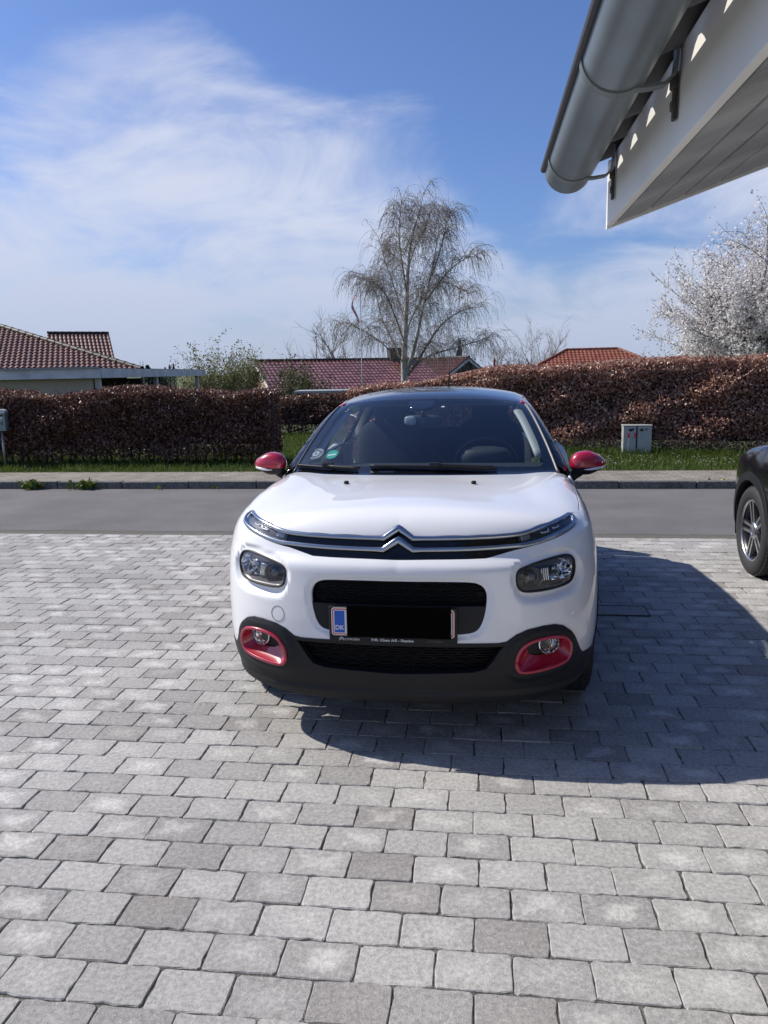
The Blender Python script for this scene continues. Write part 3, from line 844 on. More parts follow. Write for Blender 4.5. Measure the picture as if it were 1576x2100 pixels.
# outlines (right-hand half in view; the other half is its mirror image)
LAMP = chaikin(trace(Q6([(248, 930), (262, 885), (300, 848), (370, 812), (470, 776), (570, 748), (660, 727), (722, 727), (758, 758), (774, 810), (776, 870), (765, 930), (735, 985), (680, 1016), (590, 1045), (480, 1068), (370, 1081), (308, 1076), (268, 1050), (250, 1000)]), 'front'), 2)
FOG = chaikin(trace(Q6([(224, 1690), (235, 1620), (260, 1560), (310, 1505), (390, 1465), (500, 1435), (600, 1426), (662, 1438), (697, 1480), (706, 1540), (695, 1600), (660, 1650), (590, 1690), (480, 1725), (370, 1750), (290, 1758), (246, 1742)]), 'front'), 2)
FOGCAV = chaikin(trace(Q6([(372, 1545), (400, 1505), (480, 1478), (600, 1458), (652, 1480), (660, 1540), (640, 1590), (560, 1625), (450, 1645), (388, 1635), (368, 1590)]), 'front'), 2)
WHITE_TOP = trace(Q3([(-30, 391), (200, 389), (500, 385), (640, 379), (740, 350), (850, 318), (920, 302), (1050, 265), (1150, 228), (1250, 175), (1292, 128)]), 'front')
WHITE_TOP[0, 0] = 0.0
HOOD_F = trace(Q3([(1262, 36), (1200, 62), (1100, 108), (950, 164), (860, 188), (700, 200), (500, 208), (250, 212), (112, 213)]), None)
BLACK_TOP = trace(Q6([(100, 1506), (165, 1494), (250, 1432), (350, 1387), (480, 1355), (580, 1340), (650, 1350), (710, 1392), (757, 1462), (792, 1545), (815, 1580)]), 'front')
INTAKE = trace(Q5([(795, 121), (1100, 125), (1380, 127), (1450, 146), (1490, 182), (1506, 235), (1500, 325), (1480, 420), (1448, 492), (1400, 530), (1300, 541), (1000, 541)]), 'front')
INTAKE[0, 0] = 0; INTAKE[-1, 0] = 0; INTAKE[-1, 1] = INTAKE[-2, 1]
INTAKE = np.concatenate([INTAKE[:1], chaikin(INTAKE[1:-1], 2, False), INTAKE[-1:]])
LOWINT = trace(Q3([(-30, 998), (400, 1002), (770, 1000), (735, 1060), (690, 1130), (640, 1188), (540, 1214), (300, 1222), (-30, 1224)]), 'front')
LOWINT[0, 0] = 0; LOWINT[-1, 0] = 0
def full(half): return np.concatenate([half, mir(half[::-1])[1 if half[-1, 0] == 0 else 0: -1 if half[0, 0] == 0 else None]])
A_LIM = math.atan2(.852, 1.0 - .43)            # plan angle where the bumper meets the wheel arch
ZLIP = BLACK_TOP[0, 1]
# ---- white bumper skin
tip_z = HOOD_F[0, 2]
half = [(0.0, ZLIP)] + [tuple(p) for p in BLACK_TOP] + [(A_LIM - .045, BLACK_TOP[-1, 1] - .012), (A_LIM - .012, BLACK_TOP[-1, 1] + .05), (A_LIM, .62), (A_LIM, tip_z - .004), (WHITE_TOP[-1, 0] + .035, tip_z - .004), (WHITE_TOP[-1, 0] + .012, WHITE_TOP[-1, 1] + .02)] + [tuple(p) for p in WHITE_TOP[::-1]]
half = np.array(half)
OUT_W = full(half)
def socket(A, P):
    """dished eye socket round each headlamp and a soft roll at the air intake"""
    B = A * [1, 1]; B = np.abs(A[:, :1]) ; B = np.concatenate([B, A[:, 1:]], 1)
    d = pdist(B, LAMP); ins = inside(B, LAMP); d = np.where(ins, 0, d)
    c = LAMP.mean(0); low = sstep(.02, -.10, B[:, 1] - c[1] - .35 * (np.abs(B[:, 0]) - c[0]))
    wdt = .022 + .034 * low
    o = -(.012 + .016 * low) * (1 - sstep(.15, 1.0, d / wdt))
    di = pdist(B, full(INTAKE)); di = np.where(inside(B, full(INTAKE)), 0, di)
    o -= .010 * (1 - sstep(0, .022, di))
    db = np.abs(B[:, 1] - np.interp(B[:, 0], BLACK_TOP[:, 0], BLACK_TOP[:, 1]))
    return o
sk.panel('front_bumper', 'front', OUT_W, [LAMP, mir(LAMP), full(INTAKE)], .013, 0, socket, M_WHITE, bres=.008)
# round tow-hook cover, a cut line in the skin
cc = trace([(570, 1258)], 'front')[0]
ring = [(cc[0] + .0285 * math.cos(t), cc[1] + .033 * math.sin(t)) for t in np.linspace(0, 2 * math.pi, 40)[:-1]]
P, n = sk.map('front', np.array(ring + ring[:1]), .0006)
vs_, fs_ = sk.bar(P, n, .0011, .0006); MB().add(vs_, fs_, True).build('tow_cover_seam', M_LAMPGREY, car)
# ---- upper grille panel behind the chrome strips
hf = BODY.inv('front', HOOD_F)
hfc = np.concatenate([hf, [[.0, hf[-1, 1] + .022]]])
half = np.concatenate([WHITE_TOP, [[WHITE_TOP[-1, 0] + .012, WHITE_TOP[-1, 1] + .02]], hfc])
gr = half.copy()
sk.panel('grille_panel', 'front', full(np.concatenate([WHITE_TOP - [0, .010], [[WHITE_TOP[-1, 0] + .020, WHITE_TOP[-1, 1] + .012]], hfc + [0, .012]])), [], .02, -.016, None, M_GLOSSBLK, skirt=0)
# ---- chrome strips with the double chevron
def strip(name, pix, hw, th, off):
    p = chaikin(np.array(pix, float), 1, False) if False else np.array(pix, float)
    P = trace([tuple(q) for q in p], None); P[np.abs(P[:, 0]) < .004, 0] = 0
    return P
up = [(813, 1080.5), (848, 1103.5), (890, 1104.5), (960, 1103), (1015, 1100.5), (1060, 1096.5), (1085, 1090), (1127, 1074.5), (1150, 1064), (1167, 1053.5)]
lo = [(813, 1105), (848, 1127), (890, 1127.5), (960, 1126), (1015, 1123), (1060, 1119), (1074, 1118), (1100, 1112), (1127, 1102.5), (1150, 1092), (1172, 1080), (1180, 1070), (1177, 1058), (1167, 1053.5)]
for nm, pix in (('chrome_strip', up), ('chrome_strip', lo)):
    P = trace(pix, None); P[0, 0] = 0.0
    Pm = P[::-1].copy(); Pm[:, 0] *= -1
    L = np.concatenate([Pm, P[1:]])
    k = len(P)
    # round the long runs, keep the chevron points sharp
    body_run = chaikin(P[1:], 2, False)
    run = np.concatenate([body_run[::-1] * [-1, 1, 1], P[:1], body_run])
    run = resample(run, .012, False)
    nn = sk.normals(None, None, run)
    cen = np.exp(-(run[:, 0] / .085) ** 2)
    run2 = run + nn * (-.004) + np.outer(cen, [0, -.012, 0])
    nn2 = nn.copy()
    hwv = .0105 + .0045 * np.clip(1 - np.abs(np.abs(run[:, 0]) / .10), 0, 1)
    vs_, fs_ = sk.bar(run2, nn2, hwv, .011)
    MB().add(vs_, fs_, True).build(nm, M_CHROME, car)
# ---- daytime lamps between the strips
M_GUIDE = mat('light_guide_white', (.78, .80, .82), .25)
DRL = chaikin(trace(Q3([(872, 210), (960, 186), (1100, 130), (1235, 66), (1268, 78), (1276, 108), (1250, 142), (1110, 214), (980, 250), (900, 262), (874, 246)]), 'front'), 1)
for sg in (1, -1):
    D_ = DRL if sg > 0 else mir(DRL)
    ho = sk.panel('daytime_lamp', 'front', D_, [], .014, -.013, None, M_LAMPDARK if sg > 0 else M_LAMPGREY, skirt=0)  # left housing lighter: the brighter lit side is put into the colour
    ln = sk.panel('lens', 'front', offset_poly(D_, .002), [], .016, -.002, None, G_LENS, parent=ho, skirt=0)
    a0, z0 = D_[:, 0].min(), D_[:, 1].min(); a1, z1 = D_[:, 0].max(), D_[:, 1].max()
    for f in (.30, .50, .70):                 # three light guides, bracket shaped
        aa = (DRL[:, 0].min() + (DRL[:, 0].max() - DRL[:, 0].min()) * (f + .06)); 
        zlo = np.interp(aa, *zip(*sorted([(p[0], p[1]) for p in WHITE_TOP]))) + .03
        zz_ = [zlo + .030, zlo + .006, zlo + .004, zlo + .020]
        br = np.array([(aa - .012, zlo + .034), (aa - .004, zlo + .008), (aa + .030, zlo + .012), (aa + .034, zlo + .024)]); br[:, 0] *= sg
        k_ = inside(br, D_)
        P, n = sk.map('front', resample(br, .006, False), -.009)
        ok = inside(resample(br, .006, False), offset_poly(D_, .004))
        if ok.sum() > 3:
            vs_, fs_ = sk.bar(P[ok], n[ok], .0026, .003); MB().add(vs_, fs_, True).build('light_guide', M_GUIDE, ho)
    # ribbed indicator at the inner end
    for j in range(6):
        aa = DRL[:, 0].min() + .010; f = .008 + .006 * j
        zc = np.interp(aa + .03, *zip(*sorted([(p[0], p[1]) for p in WHITE_TOP]))) + .028 + f * .55
        seg = np.array([(aa + .004, zc - .004), (aa + .045, zc + .002)]); seg[:, 0] *= sg
        sgm = resample(seg, .005, False); ok = inside(sgm, offset_poly(D_, .003))
        if ok.sum() > 3:
            P, n = sk.map('front', sgm[ok], -.010); vs_, fs_ = sk.bar(P, n, .0010, .0015); MB().add(vs_, fs_, True).build('indicator_rib', M_REFL, ho)
# ---- headlamps
def lamp_depth(o): return lambda A, P: -.055 * sstep(0, .045, pdist(A, o)) - .010
for sg in (1, -1):
    o = LAMP if sg > 0 else mir(LAMP)
    oi = offset_poly(o, .0015)
    hd = sk.panel('headlight', 'front', oi, [], .012, 0, lamp_depth(oi), M_LAMPDARK if sg > 0 else M_LAMPGREY, skirt=0)  # same lamp, paler on the left where its lit look is painted in
    sk.panel('lens', 'front', offset_poly(o, .003), [], .016, -.012, lambda A, P, o=o: .012 * sstep(0, .05, pdist(A, o)), G_LENS, parent=hd, skirt=.004)
    P, n = sk.map('front', resample(offset_poly(o, .005), .008), -.010); P = np.concatenate([P, P[:1]]); n = np.concatenate([n, n[:1]])
    vs_, fs_ = sk.bar(P, n, .0045, .004); MB().add(vs_, fs_, True).build('seal', M_WSEAL, hd)
    cen = o.mean(0); amin, amax = o[:, 0].min(), o[:, 0].max(); inn, outr = (amin, amax) if sg > 0 else (amax, amin)
    for (f, dz, rad, kind) in ((.27, -.012, .047, 'projector'), (.66, .018, .058, 'reflector')):
        a = np.array([[inn + (outr - inn) * f, cen[1] + dz]]); P, n = sk.map('front', a, -.048); P = P[0]
        d = Vector((n[0][0] * .35, n[0][1], n[0][2] * .3)).normalized(); rot = d.to_track_quat('Z', 'Y').to_matrix()
        b = MB()
        if kind == 'projector':
            b.lathe([(rad, .016), (rad * .93, .018), (rad * .88, .002), (rad * .60, -.010), (rad * .58, .004), (rad * .5, .006)], 36)
            b.v = [tuple(rot @ Vector(v) + Vector(P)) for v in b.v]; b.build('bezel_ring', M_LAMPGREY, hd)
            c_ = MB(); c_.ball((0, 0, 0), (rad * 1.05, rad * 1.05, rad * .8), 2.0, 24, 14); c_.v = [tuple(rot @ Vector(v) + Vector(P)) for v in c_.v]; c_.build('projector_lens', mat('projector_glass', (.05, .055, .07), .03, spec=1.0) if 'projector_glass' not in MATS else MATS['projector_glass'], hd)
        else:
            nb = 11; vs_ = []; fs_ = []
            for i in range(7):
                ph = i / 6
                for k in range(nb * 2):
                    th = 2 * math.pi * k / (nb * 2); rr = rad * (1.15 if abs(math.cos(th)) > .5 else 1.0) * (.25 + .75 * ph)
                    jit = (.006 if (k + i) % 2 else -.004) * (1 if 0 < i < 6 else 0)
                    vs_.append((rr * math.cos(th) * 1.15, rr * math.sin(th) * .82, -.03 + .048 * ph ** 1.8 + jit))
            n2 = nb * 2
            for i in range(6):
                for k in range(n2): fs_.append((i * n2 + k, i * n2 + (k + 1) % n2, (i + 1) * n2 + (k + 1) % n2, (i + 1) * n2 + k))
            fs_.append(tuple(range(n2)))
            b.add([tuple(rot @ Vector(v) + Vector(P)) for v in vs_], fs_, False); b.build('reflector', M_REFL, hd)
            c_ = MB(); c_.ball((0, 0, -.004), (.022, .022, .03), 2, 12, 8); c_.v = [tuple(rot @ Vector(v) + Vector(P)) for v in c_.v]; c_.build('bulb_cap', M_CHROME, hd)
    for j in range(4):
        f = .43 + .035 * j; a = np.array([[inn + (outr - inn) * f, cen[1] + .03], [inn + (outr - inn) * (f + .01), cen[1] - .035]])
        P, n = sk.map('front', resample(a, .01, False), -.040); vs_, fs_ = sk.bar(P, n, .0035, .006); MB().add(vs_, fs_, True).build('reflector_fin', M_REFL, hd)
# ---- air intake: mesh above, solid plate carrier below
IN = full(INTAKE)
inb = sk.panel('air_intake', 'front', offset_poly(IN, -.008), [], .03, -.055, None, M_GRILLE, skirt=0)
zsplit = trace(Q5([(90, 290)]), 'front')[0][1]
zs2 = .5 * (zsplit + trace(Q5([(1350, 318)]), 'front')[0][1])
lowp = [p for p in IN if p[1] <= zs2 - .002]
xr = max(p[0] for p in lowp)
lowp = np.array(lowp); ordr = np.argsort(np.arctan2(lowp[:, 1] - zs2, lowp[:, 0])); lowp = lowp[ordr]
lowp = np.concatenate([lowp, [[xr + .001, zs2], [-xr - .001, zs2]]])
sk.panel('plate_carrier', 'front', offset_poly(lowp, .001), [], .02, -.014, None, M_PLASTIC, parent=inb, skirt=.03)
def mesh_bars(owner, ztop, zbot, amax_f, nrow, off, wid):
    for r_ in range(nrow):
        z = ztop + (zbot - ztop) * (r_ + .5) / nrow; dz = abs(ztop - zbot) / nrow
        am = amax_f(z); k = 0; a = -am + (wid / 2 if r_ % 2 else 0)
        while a < am - wid * .6:
            w_ = wid * .86; h_ = dz * .34; pts = []
            for t in np.linspace(0, 2 * math.pi, 20)[:-1]:
                c, s_ = math.cos(t), math.sin(t); pts.append((a + w_ / 2 + math.copysign(abs(c) ** .45, c) * w_ / 2, z + math.copysign(abs(s_) ** .7, s_) * h_))
            pts.append(pts[0]); P, n = sk.map('front', np.array(pts), off); vs_, fs_ = sk.bar(P, n, .0028, .004)
            MB().add(vs_, fs_, True).build('grille_cell', M_GRILLE, owner); a += wid
def am1(z):
    q = INTAKE; return max(.1, np.interp(z, *zip(*sorted([(p[1], p[0]) for p in q[len(q) // 3:]]))) - .012)
mesh_bars(inb, INTAKE[:, 1].max() - .004, zs2 + .004, am1, 4, -.040, .062)
# ---- lower black bumper with the fog lamps
BZ = trace([(850, 1431), (1000, 1430), (1071, 1425), (1133, 1413), (1167, 1398), (1188, 1374)], 'front')
half = [(0.0, .232), (.2, .233), (.40, .238), (.60, .248), (.75, .264), (.88, .288), (A_LIM - .01, .32), (A_LIM, .37), (A_LIM, BLACK_TOP[-1, 1] + .02), (A_LIM - .035, BLACK_TOP[-1, 1] - .017)] + [tuple(p) for p in BLACK_TOP[::-1] - [0, .002]] + [(0.0, ZLIP - .002)]
BL = full(np.array(half))
LI = full(LOWINT - [0, .001])
LI[:, 1] = np.minimum(LI[:, 1], ZLIP - .014)
FOGI = offset_poly(FOG, .011)
def low_disp(A, P):
    B = np.concatenate([np.abs(A[:, :1]), A[:, 1:]], 1)
    d = pdist(B, FOG); d = np.where(inside(B, FOG), 0, d)
    o = .012 * (1 - sstep(.012, .055, d)) + .004
    # step in the lip
    o += .012 * (1 - sstep(.275, .295, B[:, 1])) * (1 - sstep(.7, .95, B[:, 0]))
    return o
sk.panel('lower_bumper', 'front', BL, [FOG, mir(FOG), LI], .014, 0, low_disp, M_PLASTIC, skirt=.03, bres=.009)
li = sk.panel('lower_intake', 'front', offset_poly(LI, -.01), [], .03, -.05, None, M_GRILLE, skirt=0)
def am2(z): return max(.1, np.interp(z, *zip(*sorted([(p[1], p[0]) for p in LOWINT[2:8]]))) - .012)
mesh_bars(li, LI[:, 1].max() - .004, LI[:, 1].min() + .004, am2, 5, -.034, .075)
for sg in (1, -1):
    fo = FOG if sg > 0 else mir(FOG); fi = offset_poly(fo, .010); fc = FOGCAV if sg > 0 else mir(FOGCAV)
    def loft(l0, o0, l1, o1, k=6):
        m_ = 72
        def eq(p):
            p = np.asarray(p); p = np.concatenate([p, p[:1]]); s_ = np.concatenate([[0], np.cumsum(np.linalg.norm(np.diff(p, axis=0), axis=1))])
            t = np.linspace(0, s_[-1], m_ + 1)[:-1]; return np.stack([np.interp(t, s_, p[:, 0]), np.interp(t, s_, p[:, 1])], 1)
        a, b = eq(l0), eq(l1); best = min(range(m_), key=lambda r_: ((a - np.roll(b, r_, 0)) ** 2).sum()); b = np.roll(b, best, 0)
        vs_ = []; fs_ = []
        for i in range(k + 1):
            t = i / k; P, n = sk.map('front', a * (1 - t) + b * t, o0 + (o1 - o0) * t ** .7); vs_ += [tuple(p) for p in P]
        for i in range(k):
            for j in range(m_): fs_.append((i * m_ + j, i * m_ + (j + 1) % m_, (i + 1) * m_ + (j + 1) % m_, (i + 1) * m_ + j))
        return vs_, fs_
    fb = empty('fog_lamp'); fb.parent = car
    P, n = sk.map('front', resample(offset_poly(fo, .006), .006), .018); P = np.concatenate([P, P[:1]]); n = np.concatenate([n, n[:1]])
    vs_, fs_ = sk.bar(P, n, .0075, .006); MB().add(vs_, fs_, True).build('bezel', M_RED, fb)
    vs_, fs_ = loft(offset_poly(fo, .012), .018, fc, -.035); MB().add(vs_, fs_, True).build('bezel_cup', M_RED, fb)
    sk.panel('cavity', 'front', offset_poly(fc, -.004), [], .015, -.042, None, M_PLASTIC, parent=fb, skirt=0)
    fcx = trace(Q6([(565, 1528)]), 'front')[0] * [sg, 1]
    P, n = sk.map('front', fcx[None], -.034); n = Vector((n[0][0] * .45, n[0][1], 0)).normalized(); rot = n.to_track_quat('Z', 'Y').to_matrix()
    rr = .040
    b = MB(); b.lathe([(rr + .005, -.006), (rr + .005, .012), (rr + .001, .014), (rr, .008), (rr * .86, -.004), (rr * .55, -.018), (rr * .40, -.010), (rr * .22, -.016), (.001, -.012)], 14, smooth=False); b.v = [tuple(rot @ Vector(v) + Vector(P[0])) for v in b.v]; b.build('lamp_bowl', M_REFL, fb)
    b = MB(); b.lathe([(rr, .012), (rr * .85, .018), (rr * .5, .022), (.001, .024)], 32); b.v = [tuple(rot @ Vector(v) + Vector(P[0])) for v in b.v]; b.build('lens', G_LENS, fb)
# ---- number plate, its number hidden by a black panel
plc = .5 * (trace([(808, 1281)], None)[0] + [0, 0, 0]); pl_z = trace([(808, 1279)], None)[0][2]
pl = empty('number_plate', (-.018, -.006, pl_z)); pl.parent = car
b = MB(); b.box((0, 0, -.004), (.530, .016, .150), bev=.006); b.build('plate_holder', M_PLASTIC, pl)
def rrect(w, h, r_, n=6):
    p = []
    for cx, cy, a0 in ((w / 2 - r_, h / 2 - r_, 0), (-w / 2 + r_, h / 2 - r_, 90), (-w / 2 + r_, -h / 2 + r_, 180), (w / 2 - r_, -h / 2 + r_, 270)):
        p += [(cx + r_ * math.cos(R(a0 + 90 * k / n)), cy + r_ * math.sin(R(a0 + 90 * k / n))) for k in range(n + 1)]
    return p
def slab(name, w, h, r_, y, t, mt, par, cx=0, cz=0):
    b = MB(); b.prism([(x + cx, z + cz) for x, z in rrect(w, h, r_)], y, y - t, 'y'); return b.build(name, mt, par)
slab('plate_border', .506, .118, .012, -.0075, .0012, M_PLATEWHITE, pl, 0, .008)
slab('red_line', .499, .111, .010, -.0088, .0004, M_PLATERED, pl, 0, .008)
slab('plate_face', .489, .101, .007, -.0093, .0006, M_PLATEWHITE, pl, 0, .008)
slab('blue_band', .043, .094, .002, -.0100, .0005, M_PLATEBLUE, pl, -.219, .008)
text_mesh('country_code', 'DK', .027, M_PLATEWHITE, pl, (-.219, -.0108, -.018), (R(90), 0, 0), bold=.0004)
slab('cover_panel', .428, .132, .004, -.0108, .004, M_COVER, pl, .026, .012)
text_mesh('holder_text', 'P.M. Olsen A/S - Slagelse', .0155, M_TEXT, pl, (.0, -.0125, -.0665), (R(90), 0, 0), sx=1.12, bold=.0003)
text_mesh('holder_brand', 'CITRO\u00cbN', .0125, M_TEXT, pl, (-.168, -.0125, -.0665), (R(90), 0, 0), sx=1.2)
text_mesh('holder_brand', 'CITRO\u00cbN', .0125, mat('faint_lettering', (.10, .10, .10), .6), pl, (.175, -.0125, -.0665), (R(90), 0, 0), sx=1.2)
for cx in (-.212,):
    b = MB()
    for dz in (0, .006): b.add([(cx - .010, -.0125, -.072 + dz), (cx, -.0125, -.064 + dz), (cx + .010, -.0125, -.072 + dz), (cx + .010, -.0125, -.069 + dz), (cx, -.0125, -.061 + dz), (cx - .010, -.0125, -.069 + dz)], [(0, 1, 4, 5), (1, 2, 3, 4)])
    b.build('holder_emblem', M_TEXT, pl)
# ---- bonnet
HX = lambda y: np.interp(y, [.3, .42, .6, .8, 1.0, 1.15, 1.3], [.735, .760, .775, .782, .782, .778, .77])
fe = HOOD_F[:, :2][::-1]                        # from the chevron outwards
PKY = BODY.front(np.array([[0, hf[-1, 1] + .0245]]))[0]
front_edge = [(0.0, PKY[1])] + [tuple(p) for p in fe]
COWL = lambda x: 1.015 + .165 * (x / .73) ** 2
ys = np.linspace(front_edge[-1][1] + .03, COWL(.76) - .01, 14)
half = front_edge + [(HX(y), y) for y in ys] + [(x, COWL(x)) for x in np.linspace(.765, 0, 24)]
HOODP = full(np.array(half))
def hood_disp(A, P):
    x = np.abs(A[:, 0]); y = A[:, 1]
    o = .007 * sstep(.50, .66, x) * (1 - sstep(.66, .80, x)) * sstep(.3, .7, y)      # shoulder swage
    o -= .006 * (1 - sstep(.0, .5, np.abs(x - .30) / .5)) * sstep(.2, .5, y) * (1 - sstep(.8, 1.05, y)) * .6
    # press round the chevron peak
    return o
sk.panel('bonnet', 'top', HOODP, [], .02, 0, hood_disp, M_WHITE, bres=.008)
for px_ in (711, 972):
    p = trace([(px_, 991)], None)[0]
    b = MB(); b.ball((0, 0, .004), (.026, .020, .018), 3, 14, 8); b.box((0, -.010, .006), (.012, .012, .006), bev=.002)
    b.build('washer_jet', M_PLASTIC, car, tuple(p))
# ---- wings, doors and rear quarters
AXF, AXR, TR = .83, 3.37, .318
def arc(cy, cz, r_, a0, a1, n=24): return [(cy + r_ * math.cos(R(a)), cz + r_ * math.sin(R(a))) for a in np.linspace(a0, a1, n)]
RA = .372
def topz(ys_, xs_): return BODY.top(np.stack([xs_, ys_], 1))[:, 2]
yy = np.linspace(.432, 1.17, 14); zt = topz(yy, HX(yy)) - .004
fend = [(.432, .30)] + [(p[0], p[1]) for p in arc(AXF, TR, RA + .03, 180, 2, 30) if p[0] > .434] + [(1.232, .34), (1.232, 1.0), (1.20, zt[-1])] + list(zip(yy[::-1], zt[::-1]))
fend = [p for p in fend if not (p[0] < .5 and p[1] < .36)]
fend = [(.434, .45)] + [p for p in fend[0:] if not (p[0] <= .434 and p[1] < .5)]
arcc = [p for p in arc(AXF, TR, RA + .03, 160, 3, 30)]
fend = [(.434, .455)] + arcc + [(1.238, .335), (1.238, .96), (1.20, zt[-1] - .004)] + list(zip(yy[::-1], zt[::-1]))
zbelt = lambda y: np.interp(y, [1.2, 2.2, 3.2, 3.6], [1.03, 1.035, 1.05, 1.06])
door1 = [(1.243, .335), (2.235, .335), (2.235, zbelt(2.235)), (1.75, zbelt(1.75)), (1.40, zbelt(1.4)), (1.243, 1.025)]
door2 = [(2.240, .335), (2.98, .335)] + arc(AXR, TR, RA + .03, 178, 118, 12)[1:] + [(3.20, .75), (3.22, zbelt(3.2)), (2.9, zbelt(2.9)), (2.24, zbelt(2.24))]
quart = [(3.205, .72)] + arc(AXR, TR, RA + .03, 112, 6, 20) + [(3.78, .40), (3.80, .9), (3.74, 1.05), (3.225, zbelt(3.2)), (3.225, .80)]
for kind in ('side', 'left'):
    sk.panel('wing', kind, fend, [], .022, 0, None, M_WHITE)
    d1 = sk.panel('front_door', kind, door1, [], .03, 0, None, M_WHITE)
    d2 = sk.panel('rear_door', kind, door2, [], .03, 0, None, M_WHITE)
    sk.panel('rear_quarter', kind, quart, [], .03, 0, None, M_WHITE)
    sg = 1 if kind == 'side' else -1
    for d, yh in ((d1, 2.10), (d2, 2.95)):
        P, n = sk.map(kind, np.array([(yh - .10, .93), (yh - .05, .935), (yh, .935), (yh + .05, .93)]), .026); vs_, fs_ = sk.bar(P, n, .014, .010); MB().add(vs_, fs_, True).build('door_handle', M_WHITE, d)
    for cy in (AXF, AXR):
        ring_o = arc(cy, TR, RA + .030, -8, 188, 40); ring_i = arc(cy, TR, RA - .018, 188, -8, 40)
        sk.panel('arch_trim', kind, ring_o + ring_i, [], .02, .006, None, M_PLASTIC, skirt=.05)
    sk.panel('sill_trim', kind, [(AXF + RA + .02, .215), (AXR - RA - .02, .215), (AXR - RA - .02, .33), (AXF + RA + .02, .33)], [], .04, .004, None, M_PLASTIC, skirt=.03)
    # door cushion strip
    sk.panel('door_bump_strip', kind, [(1.30, .42), (2.96, .42), (2.96, .52), (1.30, .50)], [], .04, .012, None, M_PLASTIC, skirt=.012)
# ---- glasshouse
WX = lambda y: np.interp(y, [1.18, 1.4, 1.6, 1.76, 1.86], [.735, .680, .630, .590, .566])
HDR = lambda x: 1.775 + .085 * (x / .57) ** 2
ws_out = [(x, COWL(x) + .012) for x in np.linspace(0, .725, 16)] + [(WX(y), y) for y in np.linspace(1.23, 1.83, 10)] + [(x, HDR(x)) for x in np.linspace(.555, 0, 12)]
WSP = full(np.array(ws_out))
WIN_R = trace([(875, 955), (960, 955.5), (1040, 956), (1098, 956), (1110, 954.5), (1116, 947), (1102.6, 904), (1082.8, 861.7), (1064, 829), (1058, 823), (1048, 821), (983.8, 819.8), (893, 820)], 'top')
WIN_R[0, 0] = 0; WIN_R[-1, 0] = 0
WIN = full(WIN_R)
wsg = sk.panel('windscreen', 'top', WSP, [], .035, 0, None, G_WIND, skirt=0)
sk.panel('frit_border', 'top', offset_poly(WSP, .002), [WIN], .03, -.004, None, M_FRIT, parent=wsg, skirt=0)
camb = [(.088, WIN_R[-1, 1] + .01), (.088, WIN_R[-1, 1] - .03), (.078, WIN_R[-1, 1] - .075), (.05, WIN_R[-1, 1] - .10), (0, WIN_R[-1, 1] - .108)]
camb = np.array(camb) * [.86, 1]; sk.panel('sensor_cover', 'top', full(camb[::-1]) - [.052, 0], [], .02, -.006, None, M_FRIT, parent=wsg, skirt=.02)
# pillars, roof, side glass
RX = lambda y: np.interp(y, [1.8, 2.2, 2.8, 3.4, 3.72], [.553, .575, .575, .545, .52])
roofp = [(x, HDR(x) + .006) for x in np.linspace(0, .553, 12)] + [(RX(y), y) for y in np.linspace(1.90, 3.70, 14)] + [(x, 3.735 - .06 * (x / .52) ** 2) for x in np.linspace(.50, 0, 10)]
sk.panel('roof', 'top', full(np.array(roofp)), [], .04, 0, None, M_BLACKPAINT)
yA = np.linspace(1.26, 1.86, 10); zA = topz(yA, WX(yA))
yR = np.linspace(1.92, 3.66, 12); zR = topz(yR, RX(yR) + .004)
ztop_line = lambda y: np.interp(y, np.concatenate([yA, yR]), np.concatenate([zA, zR]))
for kind in ('side', 'left'):
    sg = 1 if kind == 'side' else -1
    tl = [(y, ztop_line(y) - .003) for y in np.linspace(1.27, 3.64, 40)]
    yb = np.linspace(3.70, 1.25, 20)
    bl_ = [(y, zbelt(y) + .004) for y in yb]
    w1 = [(1.50, zbelt(1.5) + .012), (2.20, zbelt(2.2) + .012), (2.20, 1.375), (2.02, 1.373)] + [(y, ztop_line(y) - .062) for y in (1.92, 1.8, 1.65, 1.55)] + [(1.46, zbelt(1.46) + .06)]
    w2 = [(2.30, zbelt(2.3) + .012), (3.12, zbelt(3.1) + .014), (3.16, 1.20), (3.08, 1.355), (2.7, 1.375), (2.30, 1.378)]
    fr = sk.panel('window_frame', kind, tl + bl_, [w1, w2], .03, 0, None, M_GLOSSBLK, skirt=.02)
    for w_ in (w1, w2): sk.panel('side_window', kind, offset_poly(w_, .001), [], .05, -.004, None, G_SIDE, parent=fr, skirt=0)
    # pale drip moulding between windscreen and pillar
    P = BODY.top(np.stack([sg * (WX(np.linspace(1.215, 1.835, 26)) + .006), np.linspace(1.215, 1.835, 26)], 1)); n = sk.normals(None, None, P)
    vs_, fs_ = sk.bar(P, n, .0055, .006); MB().add(vs_, fs_, True).build('pillar_moulding', M_LAMPGREY if sg < 0 else mat('grey_moulding', (.22, .21, .20), .4), car)
    yk = np.linspace(1.845, 2.06, 14); P = BODY.top(np.stack([sg * (np.interp(yk, [1.84, 1.9, 2.06], [.567, .565, .578])), yk], 1)); n = sk.normals(None, None, P)
    vs_, fs_ = sk.bar(P, n, np.linspace(.022, .007, 14), .005); MB().add(vs_, fs_, True).build('roof_accent', M_RED, car)
